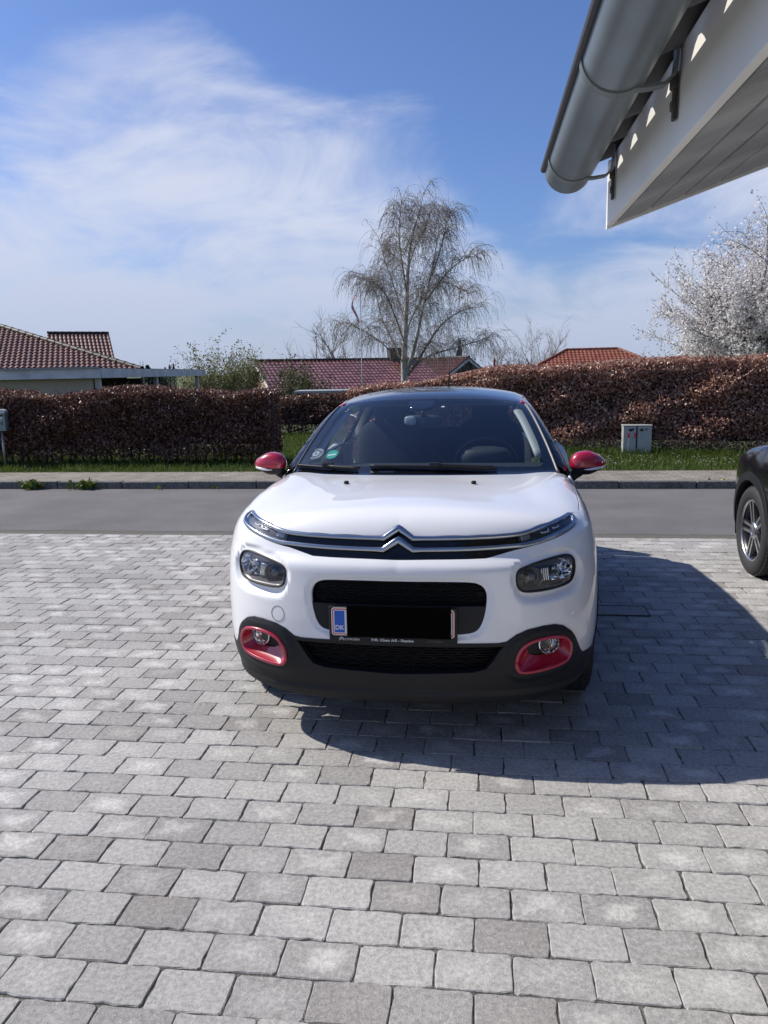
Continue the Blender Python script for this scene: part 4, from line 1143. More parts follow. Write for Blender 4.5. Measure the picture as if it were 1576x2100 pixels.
# ---- tail
tg = [(-.70, .50), (.70, .50), (.73, .75), (.70, .99), (.62, 1.07), (-.62, 1.07), (-.70, .99), (-.73, .75)]
sk.panel('tailgate', 'rear', tg, [], .04, 0, None, M_WHITE)
sk.panel('rear_window', 'rear', [(-.58, 1.09), (.58, 1.09), (.50, 1.33), (-.50, 1.33)], [], .05, 0, None, G_SIDE, skirt=0)
sk.panel('rear_bumper', 'rear', [(-.80, .24), (.80, .24), (.82, .36), (.80, .49), (-.80, .49), (-.82, .36)], [], .04, .01, None, M_PLASTIC)
for sg in (1, -1):
    o = np.array([(.52, .80), (.76, .80), (.78, .93), (.74, .98), (.52, .94)]) * [sg, 1]
    sk.panel('tail_lamp', 'rear', chaikin(o, 2), [], .03, .012, None, mat('tail_red', (.25, .01, .01), .15, coat=1) if 'tail_red' not in MATS else MATS['tail_red'])
# ---- dark core and floor so no light leaks through the gaps
b = MB(); b.box((0, 2.05, .42), (1.16, 3.50, .34)); b.box((0, .62, .72), (1.20, .90, .34)); b.box((0, 3.55, .62), (1.2, .50, .5))
b.box((0, .165, .46), (.86, .04, .34))
b.build('floor_light_block', M_CABIN, car)
for sg in (1, -1):
    for cy in (AXF, AXR):
        b = MB(); vs_ = []; fs_ = []
        for i, a in enumerate(np.linspace(-15, 195, 22)):
            for x in (.56, .838): vs_.append((sg * x, cy + (RA - .004) * math.cos(R(a)), TR + (RA - .004) * math.sin(R(a))))
            if i: fs_.append((2 * i - 2, 2 * i - 1, 2 * i + 1, 2 * i))
        b.add(vs_, fs_, True); b.box((sg * .56, cy, .45), (.01, .74, .6)); b.build('wheel_well', M_CABIN, car)
    wheel(car, (sg * .765, AXF, TR), sg, TR, .195, .205, 'plain', 8, M_TYRE, M_ALLOY, M_DISC)
    wheel(car, (sg * .765, AXR, TR), sg, TR, .195, .205, 'plain', 8, M_TYRE, M_ALLOY, M_DISC)
# ---- door mirrors
for sg in (1, -1):
    mr = empty('door_mirror'); mr.parent = car; mr.location = (sg * .905, 1.345, 1.085); mr.scale = (1.03, 1, .88)
    def shell(zlo, zhi, grow, mt, name, lower=False):
        vs_ = []; fs_ = []; nu, nv = 30, 18
        for i in range(nv + 1):
            z = zlo + (zhi - zlo) * i / nv
            for k in range(nu):
                th = 2 * math.pi * k / nu
                t = np.clip((z + .075) / .150, 0, 1)
                prof = math.sin(math.acos(np.clip(2 * t - 1, -1, 1))) ** .62
                xo = math.copysign(abs(math.cos(th)) ** .8, math.cos(th)) * .098 * prof; yo = math.copysign(abs(math.sin(th)) ** .8, math.sin(th)) * .062 * prof
                taper = 1 - .42 * np.clip(xo / .1, 0, 1)       # narrower at the outer end
                zz_ = z * (taper if True else 1)
                vs_.append((sg * (xo * grow + .0), yo * grow - .02 * np.clip(-xo / .1, 0, 1) + .035 * np.clip(xo / .1, 0, 1) ** 2, zz_ - .012 * np.clip(xo / .1, 0, 1) + .018 * np.clip(xo / .1, 0, 1) * (1 - t) ))
        for i in range(nv):
            for k in range(nu): fs_.append((i * nu + k, i * nu + (k + 1) % nu, (i + 1) * nu + (k + 1) % nu, (i + 1) * nu + k))
        fs_.append(tuple(range(nu))); fs_.append(tuple(nv * nu + k for k in range(nu)))
        MB().add(vs_, fs_, True).build(name, mt, mr)
    shell(-.026, .0745, 1.0, M_RED, 'cap')
    shell(-.0735, -.028, .985, M_PLASTIC, 'lower_shell')
    vs_, fs_ = [], []
    pts = []
    for th in np.linspace(-128, -18, 22):
        c, s_ = math.cos(R(th)), math.sin(R(th)); t = (-.034 + .075) / .15; prof = math.sin(math.acos(2 * t - 1)) ** .62
        xo = math.copysign(abs(c) ** .8, c) * .098 * prof; yo = math.copysign(abs(s_) ** .8, s_) * .062 * prof
        if xo < -.03: continue
        pts.append((sg * xo * 1.01, yo * 1.02 + .035 * np.clip(xo / .1, 0, 1) ** 2, -.036 * (1 - .42 * np.clip(xo / .1, 0, 1)) - .012 * np.clip(xo / .1, 0, 1) + .018 * np.clip(xo / .1, 0, 1) * (1 - t)))
    n = np.array([(p[0] * .6, -1, 0) for p in pts]); n /= np.linalg.norm(n, axis=1)[:, None]
    vs_, fs_ = sk.bar(np.array(pts), n, np.concatenate([np.linspace(.002, .0075, 5), np.full(len(pts) - 5, .0075)]), .003)
    MB().add(vs_, fs_, True).build('repeater_strip', mat('repeater_clear', (.75, .76, .76), .15, coat=1) if 'repeater_clear' not in MATS else MATS['repeater_clear'], mr)
    b = MB(); b.tube([(sg * -.045, .015, -.055), (sg * -.075, .02, -.085), (sg * -.10, .03, -.105)], [.034, .030, .036], 12); b.build('mirror_arm', M_PLASTIC, mr)
    b = MB(); b.prism(rrect(.15, .10, .03), .058, .062, 'y'); b.build('mirror_glass', mat('mirror_silver', (.8, .8, .8), .02, metal=1) if 'mirror_silver' not in MATS else MATS['mirror_silver'], mr)
# ---- wipers
def wiper(pix_blade, pix_arm, hub_px):
    w_ = empty('wiper'); w_.parent = car
    P = trace(pix_blade, None); n = sk.normals(None, None, P); P = resample(P, .03, False); n = sk.normals(None, None, P)
    vs_, fs_ = sk.bar(P + n * .012, n, .007, .008); MB().add(vs_, fs_, True).build('blade', M_PLASTIC, w_)
    P = trace(pix_arm, None); P = resample(P, .04, False); n = sk.normals(None, None, P); vs_, fs_ = sk.bar(P + n * .028, n, .008, .007); MB().add(vs_, fs_, True).build('arm', M_PLASTIC, w_)
    p = trace([hub_px], None)[0]; n = sk.normals(None, None, p[None])[0]; b = MB(); b.box(p + n * .026, (.062, .03, .026), bev=.006); b.build('joint', M_PLASTIC, w_)
wiper([(612, 957), (660, 961), (735, 966)], [(676, 963), (700, 966), (740, 969)], (676, 961))
wiper([(760, 959), (830, 959.5), (885, 960.5), (960, 963), (1020, 966)], [(886, 961), (950, 964), (1010, 967)], (892, 961))
# ---- things seen through the windscreen
ca = car
b = MB(); prof = [(1.16, .92), (1.16, 1.035), (1.30, 1.065), (1.55, 1.06), (1.72, 1.0), (1.76, .85), (1.70, .70)]
b.prism(prof, -.70, .70, 'x'); db = b.build('dashboard', M_CABIN, ca)
b = MB(); b.ball((.34, 1.66, 1.085), (.30, .20, .12), 3, 20, 10); b.build('instrument_hood', M_CABIN, db)
sw = empty('steering_wheel'); sw.parent = ca; sw.location = (.34, 1.86, 1.02); sw.rotation_euler = (R(-66), 0, 0)
b = MB(); b.tube([(.185 * math.cos(t), .178 * math.sin(t), 0) for t in np.linspace(0, 2 * math.pi, 41)], .0155, 10, caps=False); b.build('rim', mat('leather_black', (.02, .02, .022), .45), sw)
b = MB(); b.ball((0, -.02, -.01), (.17, .13, .06), 3, 18, 10); b.box((.12, 0, 0), (.10, .03, .02), bev=.006); b.box((-.12, 0, 0), (.10, .03, .02), bev=.006); b.box((0, -.11, 0), (.03, .10, .02), bev=.006); b.build('hub', M_CABIN, sw)
for cx in (-.36, .36):
    st = empty('front_seat'); st.parent = ca; st.location = (cx, 2.25, .55)
    b = MB(); b.ball((0, 0, 0), (.52, .56, .22), 4, 24, 12); b.build('cushion', M_SEAT, st)
    b = MB(); b.ball((0, .33, .36), (.50, .20, .70), 4, 24, 16, Matrix.Rotation(R(-16), 3, 'X')); b.build('backrest', M_SEAT, st)
    b = MB(); b.ball((0, .45, .765), (.27, .11, .19), 3.2, 20, 12, Matrix.Rotation(R(-10), 3, 'X')); b.tube([(-.06, .42, .6), (-.06, .44, .72)], .007, 8); b.tube([(.06, .42, .6), (.06, .44, .72)], .007, 8); b.build('headrest', M_SEAT, st)
    b = MB(); b.tube([(-.13 if cx < 0 else .13, .32, .60), (-.16 if cx < 0 else .16, .22, .40), (-.10 if cx < 0 else .10, .2, .1)], .012, 6)
rs = empty('rear_seat'); rs.parent = ca; rs.location = (0, 3.1, .55)
b = MB(); b.ball((0, 0, 0), (1.22, .5, .2), 5, 24, 12); b.build('cushion', M_SEAT, rs)
b = MB(); b.ball((0, .28, .30), (1.22, .18, .58), 5, 24, 14, Matrix.Rotation(R(-18), 3, 'X')); b.build('backrest', M_SEAT, rs)
for x in (-.38, .38): b = MB(); b.ball((x, .38, .66), (.26, .10, .14), 3.2, 18, 10); b.build('headrest', M_SEAT, rs)
b = MB(); b.prism([(-.50, 1.375), (.50, 1.375), (.46, 1.395), (-.46, 1.395)], 1.98, 3.45, 'y'); b.build('headliner', mat('headliner_grey', (.16, .16, .16), .9), ca)
for sg in (1, -1):
    yk = np.linspace(1.36, 1.84, 12); P = BODY.top(np.stack([sg * (WX(yk) - .03), yk], 1)); n = sk.normals(None, None, P)
    vs_, fs_ = sk.bar(P - n * .05, n, .030, .012); MB().add(vs_, fs_, True).build('pillar_trim', M_SEAM, ca)
    b = MB(); b.box((sg * .74, 1.95, .80), (.05, 1.3, .44), bev=.02); b.build('door_card', M_CABIN, ca)
im = empty('interior_mirror'); im.parent = ca
pm = trace([(868, 862)], None)[0]; dv_ = pm - w2l(CAM); dv_ /= np.linalg.norm(dv_); im.location = tuple(pm + dv_ * .16)
b = MB(); b.ball((0, 0, 0), (.24, .045, .068), 3.4, 24, 12, Matrix.Rotation(R(-12), 3, 'Z')); b.build('mirror_body', M_CABIN, im)
b = MB(); b.ball((-.075, -.020, 0), (.075, .03, .055), 3, 18, 10, Matrix.Rotation(R(-12), 3, 'Z')); b.build('mirror_back_cover', mat('mirror_grey', (.30, .36, .37), .35), im)
b = MB(); b.tube([(.0, -.01, .02), (.0, -.03, .055)], .010, 8); b.build('stem', M_CABIN, im)
# stickers inside the glass
def sticker(name, px, py, rx, ry, mt, off=-.006):
    c = trace([(px, py)], 'top')[0]; P, n = sk.map('top', np.array([c]), off)
    n = Vector(n[0]); xa = Vector((1, 0, 0)); xa = (xa - n * xa.dot(n)).normalized(); ya = n.cross(xa)
    pts = [Vector(P[0]) + xa * rx * math.cos(t) + ya * ry * math.sin(t) for t in np.linspace(0, 2 * math.pi, 33)[:-1]]
    b = MB(); b.add([p for p in pts] + [p - n * .001 for p in pts], [tuple(range(32)), tuple(range(63, 31, -1))] + [(i, (i + 1) % 32, 32 + (i + 1) % 32, 32 + i) for i in range(32)])
    return b.build(name, mt, wsg), Vector(P[0]), xa, ya, n
o, p, xa, ya, n = sticker('round_badge', 648, 929, .050, .052, mat('badge_dark', (.09, .10, .11), .4))
vs_ = []
for (r0, r1, a0, a1) in ((.038, .044, 20, 80), (.038, .044, 110, 170), (.038, .044, 200, 250), (.038, .044, 280, 340), (.010, .022, 0, 360)):
    t = np.linspace(R(a0), R(a1), 14); q = []
    b = MB(); A = [p + n * .0012 + xa * r1 * math.cos(k) + ya * r1 * math.sin(k) for k in t]; Bq = [p + n * .0012 + xa * r0 * math.cos(k) + ya * r0 * math.sin(k) for k in t]
    b.add(A + Bq, [(i, i + 1, 14 + i + 1, 14 + i) for i in range(13)]); b.build('badge_mark', M_PAPER, o)
o, p, xa, ya, n = sticker('green_badge', 681, 930, .036, .040, M_GREEN)
b = MB(); b.add([p + n * .0012 + xa * a + ya * c for a, c in ((-.024, -.012), (.024, -.012), (.024, .000), (-.024, .000))], [(0, 1, 2, 3)]); b.build('badge_field', M_PLATEWHITE, o)
o, p, xa, ya, n = sticker('toll_tag', 909, 832, .011, .010, M_PLATEWHITE)
pa = BODY.top(np.array([[.02, 3.42]]))[0]
ae = empty('roof_aerial'); ae.parent = car; ae.location = tuple(pa)
b = MB(); b.ball((0, 0, .006), (.05, .10, .03), 2.5, 16, 8); b.build('base', M_PLASTIC, ae)
b = MB(); b.tube([(0, 0, .01), (0, .05, .14), (0, .085, .27)], [.006, .0045, .0035], 8); b.build('mast', M_PLASTIC, ae)
# ------------------------------------------------------------------ plants
def leaf_mesh(name, C, size, rng, up_bias=0.0, aspect=.55, tone=None, fold=True):
    """diamond leaves at centres C"""
    n = len(C); d = rng.normal(size=(n, 3)); d[:, 2] -= up_bias; d /= np.linalg.norm(d, axis=1)[:, None]
    q = rng.normal(size=(n, 3)); q -= (q * d).sum(1)[:, None] * d; q /= np.linalg.norm(q, axis=1)[:, None]
    s_ = (size * rng.uniform(.65, 1.3, n))[:, None]; nn = np.cross(d, q)
    V = np.stack([C - d * s_ * .5, C + q * s_ * aspect * .5 + nn * s_ * .08, C + d * s_ * .5, C - q * s_ * aspect * .5 + nn * s_ * .08], 1).reshape(-1, 3)
    Fc = np.arange(4 * n).reshape(n, 4)
    t = rng.random(n) if tone is None else tone
    return mesh_np(name, V, Fc, False, np.repeat(t, 4))
def tubes_mesh(name, lines, n=4):
    """many thin tapered branches as one mesh; lines = [(pts (k,3), r0, r1)]"""
    VV, FF = [], []; base = 0
    for pts, r0, r1 in lines:
        pts = np.asarray(pts, float); k = len(pts)
        t = np.gradient(pts, axis=0); t /= np.linalg.norm(t, axis=1)[:, None] + 1e-9
        ref = np.array([.31, .72, .62]); a = np.cross(t, ref); a /= np.linalg.norm(a, axis=1)[:, None] + 1e-9; b = np.cross(t, a)
        rr = np.linspace(r0, r1, k)[:, None]
        ring = [pts + (a * math.cos(2 * math.pi * j / n) + b * math.sin(2 * math.pi * j / n)) * rr for j in range(n)]
        VV.append(np.stack(ring, 1).reshape(-1, 3))
        i = np.arange(k - 1)[:, None] * n; j = np.arange(n)[None]; j2 = (j + 1) % n
        FF.append((np.stack([i + j, i + j2, i + n + j2, i + n + j], -1).reshape(-1, 4) + base)); base += k * n
    return mesh_np(name, np.concatenate(VV), np.concatenate(FF), True)
M_BEECH = leafmat('dry_beech_leaf', (.065, .028, .022), (.46, .30, .21), .40, .28, (.16, .075, .055), spec=.6)
M_BEECH_LIT = leafmat('dry_beech_leaf_warm_lit', (.15, .064, .048), (.86, .66, .53), .40, .34, (.46, .25, .18), spec=.6)  # warmer, lighter copy of the leaf: sunlit foliage put into the colour
M_TWIG = mat('hedge_twig', (.085, .065, .055), .9)
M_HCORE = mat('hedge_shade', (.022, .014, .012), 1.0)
M_GRASS = leafmat('grass_blade', (.035, .065, .008), (.14, .19, .035), .6, .4, (.07, .115, .016))
def hedge(name, u0, u1, v0, th, hf, z0, nleaf, size, mt, label, seed, gap=0.0, stems=0, vf=None):
    rng = np.random.default_rng(seed); root = empty(name, S((u0 + u1) / 2, v0 + th / 2, 0), 0); tag(root, label, 'hedge')
    inv = np.array(S((u0 + u1) / 2, v0 + th / 2, 0)); vf = vf or (lambda u: 0 * u)
    n = nleaf
    kind = rng.random(n); u = rng.uniform(u0, u1, n); hh = hf(u)
    lump = .07 * np.sin(u * 2.3 + seed) + .05 * np.sin(u * 5.1 + 2 * seed)
    dep = np.abs(rng.normal(0, .10, n))
    z = z0 + gap * rng.random(n) ** .5 + (hh - z0 - gap) * rng.random(n)
    bul = .16 * np.sin(z * 4 + u * 1.7) * np.sin(u * 2.9 + seed) + .11 * np.sin(z * 9 - u * 3.1) + .05 * np.sin(z * 17 + u * 8)
    v = v0 + dep + lump * .5 + bul * .5
    tp = kind < .22                                    # top
    v = np.where(tp, v0 + rng.uniform(0, th, n), v); z = np.where(tp, hh - np.abs(rng.normal(0, .07, n)) + lump * .8 + .03 * rng.normal(size=n), z)
    bk = (kind > .90)
    v = np.where(bk, v0 + th - dep, v)
    en = (kind > .22) & (kind < .30)                     # two ends
    eu = np.where(rng.random(n) < .5, u0 + dep, u1 - dep); u = np.where(en, eu, u); v = np.where(en, v0 + rng.uniform(0, th, n), v)
    z = np.where(en, np.minimum(z, hf(u)), z)
    # rounded shoulders
    zt = hf(u) - .10 * np.clip((.18 - (v - v0)) / .18, 0, 1) ** 2
    z = np.minimum(z, zt + .05 * rng.random(n))
    P = Sarr(np.stack([u, v + vf(u), z + gz(v)], 1)) - inv
    tone = np.clip(rng.beta(1.25, 1.9, n), 0, 1)
    o = link('foliage', leaf_mesh('foliage', P, size, rng, .5, .6, tone), mt, root); tag(o, kind='stuff')
    lines = []
    for i in range(int((u1 - u0) * (55 if stems else 16))):
        a = rng.uniform(u0 + .1, u1 - .1); zz_ = rng.uniform(.5, 1) * hf(a); vv_ = v0 + rng.uniform(.03, th * .6)
        p = np.array([(a, vv_, zz_ - .25), (a + rng.normal(0, .05), vv_ + rng.normal(0, .05), zz_ - .05), (a + rng.normal(0, .09), vv_ + rng.normal(0, .08), zz_ + rng.uniform(.03, .20))]); p[:, 2] += gz(v0); p[:, 1] += vf(a)
        lines.append((Sarr(p) - inv, .006, .002))
    o = link('twigs', tubes_mesh('twigs', lines, 3), M_TWIG, root); tag(o, kind='stuff')
    for i in range(stems):
        a = u0 + .12 + (u1 - u0 - .24) * (i + .5) / stems + rng.normal(0, .03); q = v0 + th * .5 + rng.normal(0, .05)
        p = np.array([(a, q, -.02), (a + rng.normal(0, .02), q + rng.normal(0, .02), .25), (a + rng.normal(0, .05), q + rng.normal(0, .03), .7)]); p[:, 2] += gz(v0); p[:, 1] += vf(a)
        link('stem', tubes_mesh('stem', [(Sarr(p) - inv, .022, .014)], 6), M_TWIG, root)
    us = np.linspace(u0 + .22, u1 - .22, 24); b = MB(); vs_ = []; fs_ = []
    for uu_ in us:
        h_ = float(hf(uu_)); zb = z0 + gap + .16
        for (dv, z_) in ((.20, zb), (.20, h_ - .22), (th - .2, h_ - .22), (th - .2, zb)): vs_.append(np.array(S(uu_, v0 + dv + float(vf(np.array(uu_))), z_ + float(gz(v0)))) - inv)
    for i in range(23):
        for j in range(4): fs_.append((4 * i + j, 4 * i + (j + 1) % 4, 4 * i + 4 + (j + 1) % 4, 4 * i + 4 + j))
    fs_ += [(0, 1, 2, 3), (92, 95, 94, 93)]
    b.add(vs_, fs_).build('shade_core', M_HCORE, root)  # solid box added to stop see-through, its dark colour standing for inner shade
    return root
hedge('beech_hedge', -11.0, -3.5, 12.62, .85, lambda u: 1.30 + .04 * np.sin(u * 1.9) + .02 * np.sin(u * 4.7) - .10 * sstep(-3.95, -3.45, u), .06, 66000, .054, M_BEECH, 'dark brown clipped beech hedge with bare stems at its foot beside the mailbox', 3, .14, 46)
hedge('beech_hedge', -2.62, 9.0, 13.95, .95, lambda u: np.interp(u, [-2.7, -1.5, .16, 2, 6, 9], [1.14, 1.33, 1.53, 1.63, 1.70, 1.72]) + .03 * np.sin(u * 2.1) + .02 * np.sin(u * 5.3), .03, 108000, .056, M_BEECH_LIT, 'tall copper brown beech hedge behind the grey cable cabinet', 8, .06, 0, lambda u: -.24 * (u - 2.9))
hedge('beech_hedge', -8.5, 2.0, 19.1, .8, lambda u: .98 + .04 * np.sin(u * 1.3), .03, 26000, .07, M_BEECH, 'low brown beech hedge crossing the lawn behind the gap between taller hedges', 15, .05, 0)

# grass verge
def blades(name, n, sample, hmin, hmax, w, label, seed):
    rng = np.random.default_rng(seed); uv = sample(rng, n); z = gz(uv[:, 1]) + .005
    B = Sarr(np.stack([uv[:, 0], uv[:, 1], z], 1)); h = rng.uniform(hmin, hmax, n) * rng.uniform(.5, 1, n); a = rng.uniform(0, 2 * math.pi, n)
    lean = rng.normal(0, .35, (n, 2)) * h[:, None]; s_ = np.stack([np.cos(a), np.sin(a), 0 * a], 1) * w
    md = B + np.stack([lean[:, 0] * .35, lean[:, 1] * .35, h * .6], 1); tp = B + np.stack([lean[:, 0], lean[:, 1], h], 1)
    V = np.stack([B - s_, B + s_, md + s_ * .7, md - s_ * .7, tp], 1).reshape(-1, 3); i = np.arange(n)[:, None] * 5
    Fc = np.concatenate([i + [[0, 1, 2]], i + [[0, 2, 3]], i + [[3, 2, 4]]]); o = link(name, mesh_np(name, V, Fc, False, np.repeat(np.clip(rng.beta(2, 2, n), 0, 1), 5)), M_GRASS); tag(o, label, 'grass', kind='stuff'); return o
def strip_s(u0, u1, v0, v1):
    def f(rng, n):
        v = v0 + (v1 - v0) * rng.random(n); u = rng.uniform(u0, u1, n); v += np.where(rng.random(n) < .1, -.06 * rng.random(n), 0); return np.stack([u, v], 1)
    return f
blades('grass_verge', 42000, strip_s(-11, 9, V_WALK1 - .02, 14.2), .05, .14, .0055, 'strip of short green grass between the pavement and the hedges', 21)
blades('lawn_grass', 9000, strip_s(-5.0, -1.2, 14.2, 19.3), .05, .12, .009, 'lawn seen through the gap between the hedges', 22)
blades('hedge_foot_grass', 7000, lambda rng, n: (lambda u: np.stack([u, 13.72 - .24 * (u - 2.9) + rng.uniform(-.12, .32, n)], 1))(rng.uniform(-.5, 8, n)), .10, .24, .0055, 'longer grass along the foot of the copper hedge', 23)
rng = np.random.default_rng(5); n = 150
uv = strip_s(.6, 6.5, 12.0, 13.5)(rng, n); P = Sarr(np.stack([uv[:, 0], uv[:, 1], gz(uv[:, 1]) + rng.uniform(.05, .10, n)], 1)); b = MB()
for p in P:
    a = [(p[0] + .013 * math.cos(t), p[1] + .013 * math.sin(t), p[2] + .004 * math.sin(3 * t)) for t in np.linspace(0, 2 * math.pi, 7)[:-1]]; b.add(a, [tuple(range(6))])
tag(b.build('daisies', mat('petal_white', (.75, .75, .72), .6)), 'tiny white daisies scattered in the grass verge', 'daisies', kind='stuff')
# weeds growing out of the kerb
M_WEED = leafmat('weed_leaf', (.05, .09, .012), (.20, .25, .05), .5, .35)
M_DANDY = mat('dandelion_yellow', (.75, .55, .02), .6)
def weed(px, py, r_, n, label, flower, seed):
    rng = np.random.default_rng(seed); g = ground_at(px, py); root = empty('kerb_weed', tuple(g)); tag(root, label, 'weed', 'weeds along the far kerb')
    V, Fc, T = [], [], []; base = 0
    for i in range(n):
        a = rng.uniform(0, 2 * math.pi); L_ = r_ * rng.uniform(.5, 1.1); o0 = np.array([rng.normal(0, r_ * .55), rng.normal(0, .035), 0]); d = np.array([math.cos(a), math.sin(a) * .6, 0]); s_ = np.array([-math.sin(a), math.cos(a), 0]) * L_ * .14
        p1 = o0 + d * L_ * .4 + [0, 0, L_ * rng.uniform(.4, .9)]; p2 = o0 + d * L_ * .9 + [0, 0, L_ * rng.uniform(.2, 1.0)]
        V += [o0 - s_ * .3, o0 + s_ * .3, p1 + s_, p1 - s_, p2]; Fc += [(base, base + 1, base + 2), (base, base + 2, base + 3), (base + 3, base + 2, base + 4)]; T += [rng.random()] * 5; base += 5
    link('leaves', mesh_np('leaves', np.array(V), np.array(Fc), False, np.array(T)), M_WEED, root)
    for i in range(flower):
        b = MB(); b.ball((rng.normal(0, r_ * .4), -.03, r_ * rng.uniform(.5, .8)), (.035, .035, .018), 2, 10, 6); b.build('flower', M_DANDY, root)
weed(66, 1003, .16, 60, 'leafy green weed in the kerb below the mailbox side of the dark hedge', 0, 1)
weed(178, 1003, .17, 80, 'bushy green weed with a yellow flower against the kerb', 1, 2)
weed(1222, 999, .10, 34, 'small weed with yellow flowers at the kerb beside the car mirror', 2, 3)
weed(1482, 998, .12, 44, 'low weed with yellow flowers at the kerb in front of the black car', 2, 4)
weed(330, 1003, .06, 16, 'sparse tiny weed in the kerb joint', 0, 5)
weed(1380, 999, .07, 20, 'thin scrappy weed at the kerb below the cabinet', 0, 6)
weed(440, 1002, .06, 14, 'sprig of weed in the kerb joint near the hedge end', 0, 7)

# ------------------------------------------------------------------ trees
M_BIRCH = mat('birch_bark', (.42, .40, .37), .8, vary=(3.0, .55, 6))
M_BTWIG = mat('birch_twig', (.27, .245, .22), .9)
M_BTWIG2 = mat('bare_twig', (.22, .195, .17), .9)
M_CATKIN = leafmat('birch_catkin', (.14, .125, .085), (.30, .27, .19), .7, .3)
def arch_line(p0, d, L_, droop, k=7, rng=None, wob=.05):
    p = np.array(p0, float); v = np.array(d, float); out = [p.copy()]; st = L_ / (k - 1)
    for i in range(k - 1):
        v = v + np.array([0, 0, -droop * (i + 1) / k]) + (rng.normal(0, wob, 3) if rng is not None else 0); v /= np.linalg.norm(v); p = p + v * st; out.append(p.copy())
    return np.array(out)
def birch():
    rng = np.random.default_rng(77); D0 = 38.0; base = at_dist(832, 775, D0); zb = float(gz(to_site(base)[1])); b0 = np.array([base[0], base[1], zb])
    root = empty('birch_tree', tuple(b0)); tag(root, 'tall weeping birch with pale trunk and hanging bare twigs', 'tree')
    T7 = lambda pts, dep: np.array([at_dist(460 + x / 2.627, 360 + y / 2.627, D0 + d) for (x, y), d in zip(pts, dep)])
    limbs = [([(972, 1110), (970, 1000), (975, 850), (985, 650), (990, 480), (1010, 330), (1050, 200), (1075, 90)], [0] * 8, .17, .02),
             ([(985, 1060), (1010, 980), (1045, 850), (1070, 700), (1110, 560), (1140, 400), (1165, 230), (1180, 130)], [0, -.3, -.6, -.9, -1, -1, -.9, -.8], .10, .015),
             ([(990, 1075), (1040, 1010), (1100, 900), (1170, 800), (1250, 740), (1340, 710), (1400, 705)], [0, .3, .8, 1.2, 1.5, 1.6, 1.6], .08, .012),
             ([(1010, 1040), (1090, 975), (1180, 945), (1270, 925), (1360, 890), (1430, 885)], [0, -.5, -1, -1.4, -1.6, -1.7], .05, .010),
             ([(965, 1030), (930, 930), (880, 840), (845, 760), (820, 640), (800, 600)], [0, .4, .9, 1.3, 1.6, 1.8], .07, .012),
             ([(962, 1000), (900, 950), (850, 900), (780, 850), (700, 810), (650, 815)], [0, -.6, -1.2, -1.6, -2, -2.1], .055, .010),
             ([(978, 800), (930, 640), (880, 500), (850, 400), (830, 330)], [0, .8, 1.3, 1.6, 1.7], .055, .010),
             ([(985, 640), (960, 480), (940, 320), (950, 180), (960, 120)], [0, -.6, -1.0, -1.1, -1.1], .045, .010),
             ([(1075, 690), (1140, 600), (1220, 500), (1300, 445), (1350, 435)], [-.9, -1.2, -1.4, -1.6, -1.7], .045, .010),
             ([(1120, 540), (1160, 420), (1190, 300), (1205, 220), (1225, 190)], [-1, -.4, .2, .5, .6], .04, .010),
             ([(990, 500), (1030, 380), (1090, 280), (1120, 180)], [0, .8, 1.4, 1.6], .035, .010),
             ([(975, 880), (1010, 760), (1080, 640), (1180, 560), (1290, 620), (1330, 640)], [0, 1.2, 2.0, 2.6, 3.0, 3.1], .05, .010),
             ([(972, 900), (900, 700), (850, 600), (760, 560), (720, 560)], [0, -1.2, -2.0, -2.6, -2.8], .05, .010)]
    trunk_l, br, tw, cat = [], [], [], []
    for li, (pts, dep, r0, r1) in enumerate(limbs):
        P = chaikin(T7(pts, dep), 2, False); (trunk_l if li < 2 else br).append((P, r0, r1)); n = len(P); Ln = np.linalg.norm(np.diff(P, axis=0), axis=1).sum()
        for j in range(int(10 + Ln * 4.6)):
            t = rng.uniform(.22, 1.0) if li > 1 else rng.uniform(.30, 1.0); i = min(n - 2, int(t * (n - 1))); p = P[i] + (P[i + 1] - P[i]) * rng.random()
            a = rng.uniform(0, 2 * math.pi); hfr = np.clip((p[2] - zb) / 12.5, 0, 1); d = np.array([math.cos(a), math.sin(a), rng.uniform(.3, 1.1) + 1.6 * max(0, hfr - .45)]); d /= np.linalg.norm(d); L_ = rng.uniform(.8, 2.0) * (1.2 - .55 * hfr)
            B = arch_line(p, d, L_ * .62, .34 - .26 * hfr, 7, rng, .07); br.append((B, .013, .005))
            for q in range(rng.integers(9, 14)):
                s_ = B[rng.integers(1, 7)]; a2 = a + rng.normal(0, .9); d2 = np.array([math.cos(a2) * .55, math.sin(a2) * .55, rng.uniform(-.6, .4)]); d2 /= np.linalg.norm(d2)
                H = arch_line(s_, d2, rng.uniform(.7, 2.2) * (1.1 - .6 * hfr), .85 - .3 * hfr, 9, rng, .07); tw.append((H, .0064, .0036))
                for m_ in range(6): cat.append(H[rng.integers(2, 9)] + rng.normal(0, .02, 3))
    for p_, a_, c_ in [t_ for t_ in br if t_[0][0][2] > zb + 8.2 and t_[1] < .02][:160]:
        tw.append((arch_line(p_[2], np.array([rng.normal(0, .35), rng.normal(0, .35), 1.0]), rng.uniform(.4, .9), .05, 6, rng, .06), .0064, .0036))
    link('trunk', tubes_mesh('trunk', [(p - b0, a, c) for p, a, c in trunk_l], 10), M_BIRCH, root)
    o = link('limbs', tubes_mesh('limbs', [(p - b0, a, c) for p, a, c in br], 4), M_BTWIG2, root); tag(o, kind='stuff')
    o = link('crown', tubes_mesh('crown', [(p - b0, a, c) for p, a, c in tw], 3), M_BTWIG, root); tag(o, kind='stuff')
    o = link('catkins', leaf_mesh('catkins', np.array(cat) - b0, .055, rng, 3.0, .35), M_CATKIN, root); tag(o, kind='stuff')
birch()
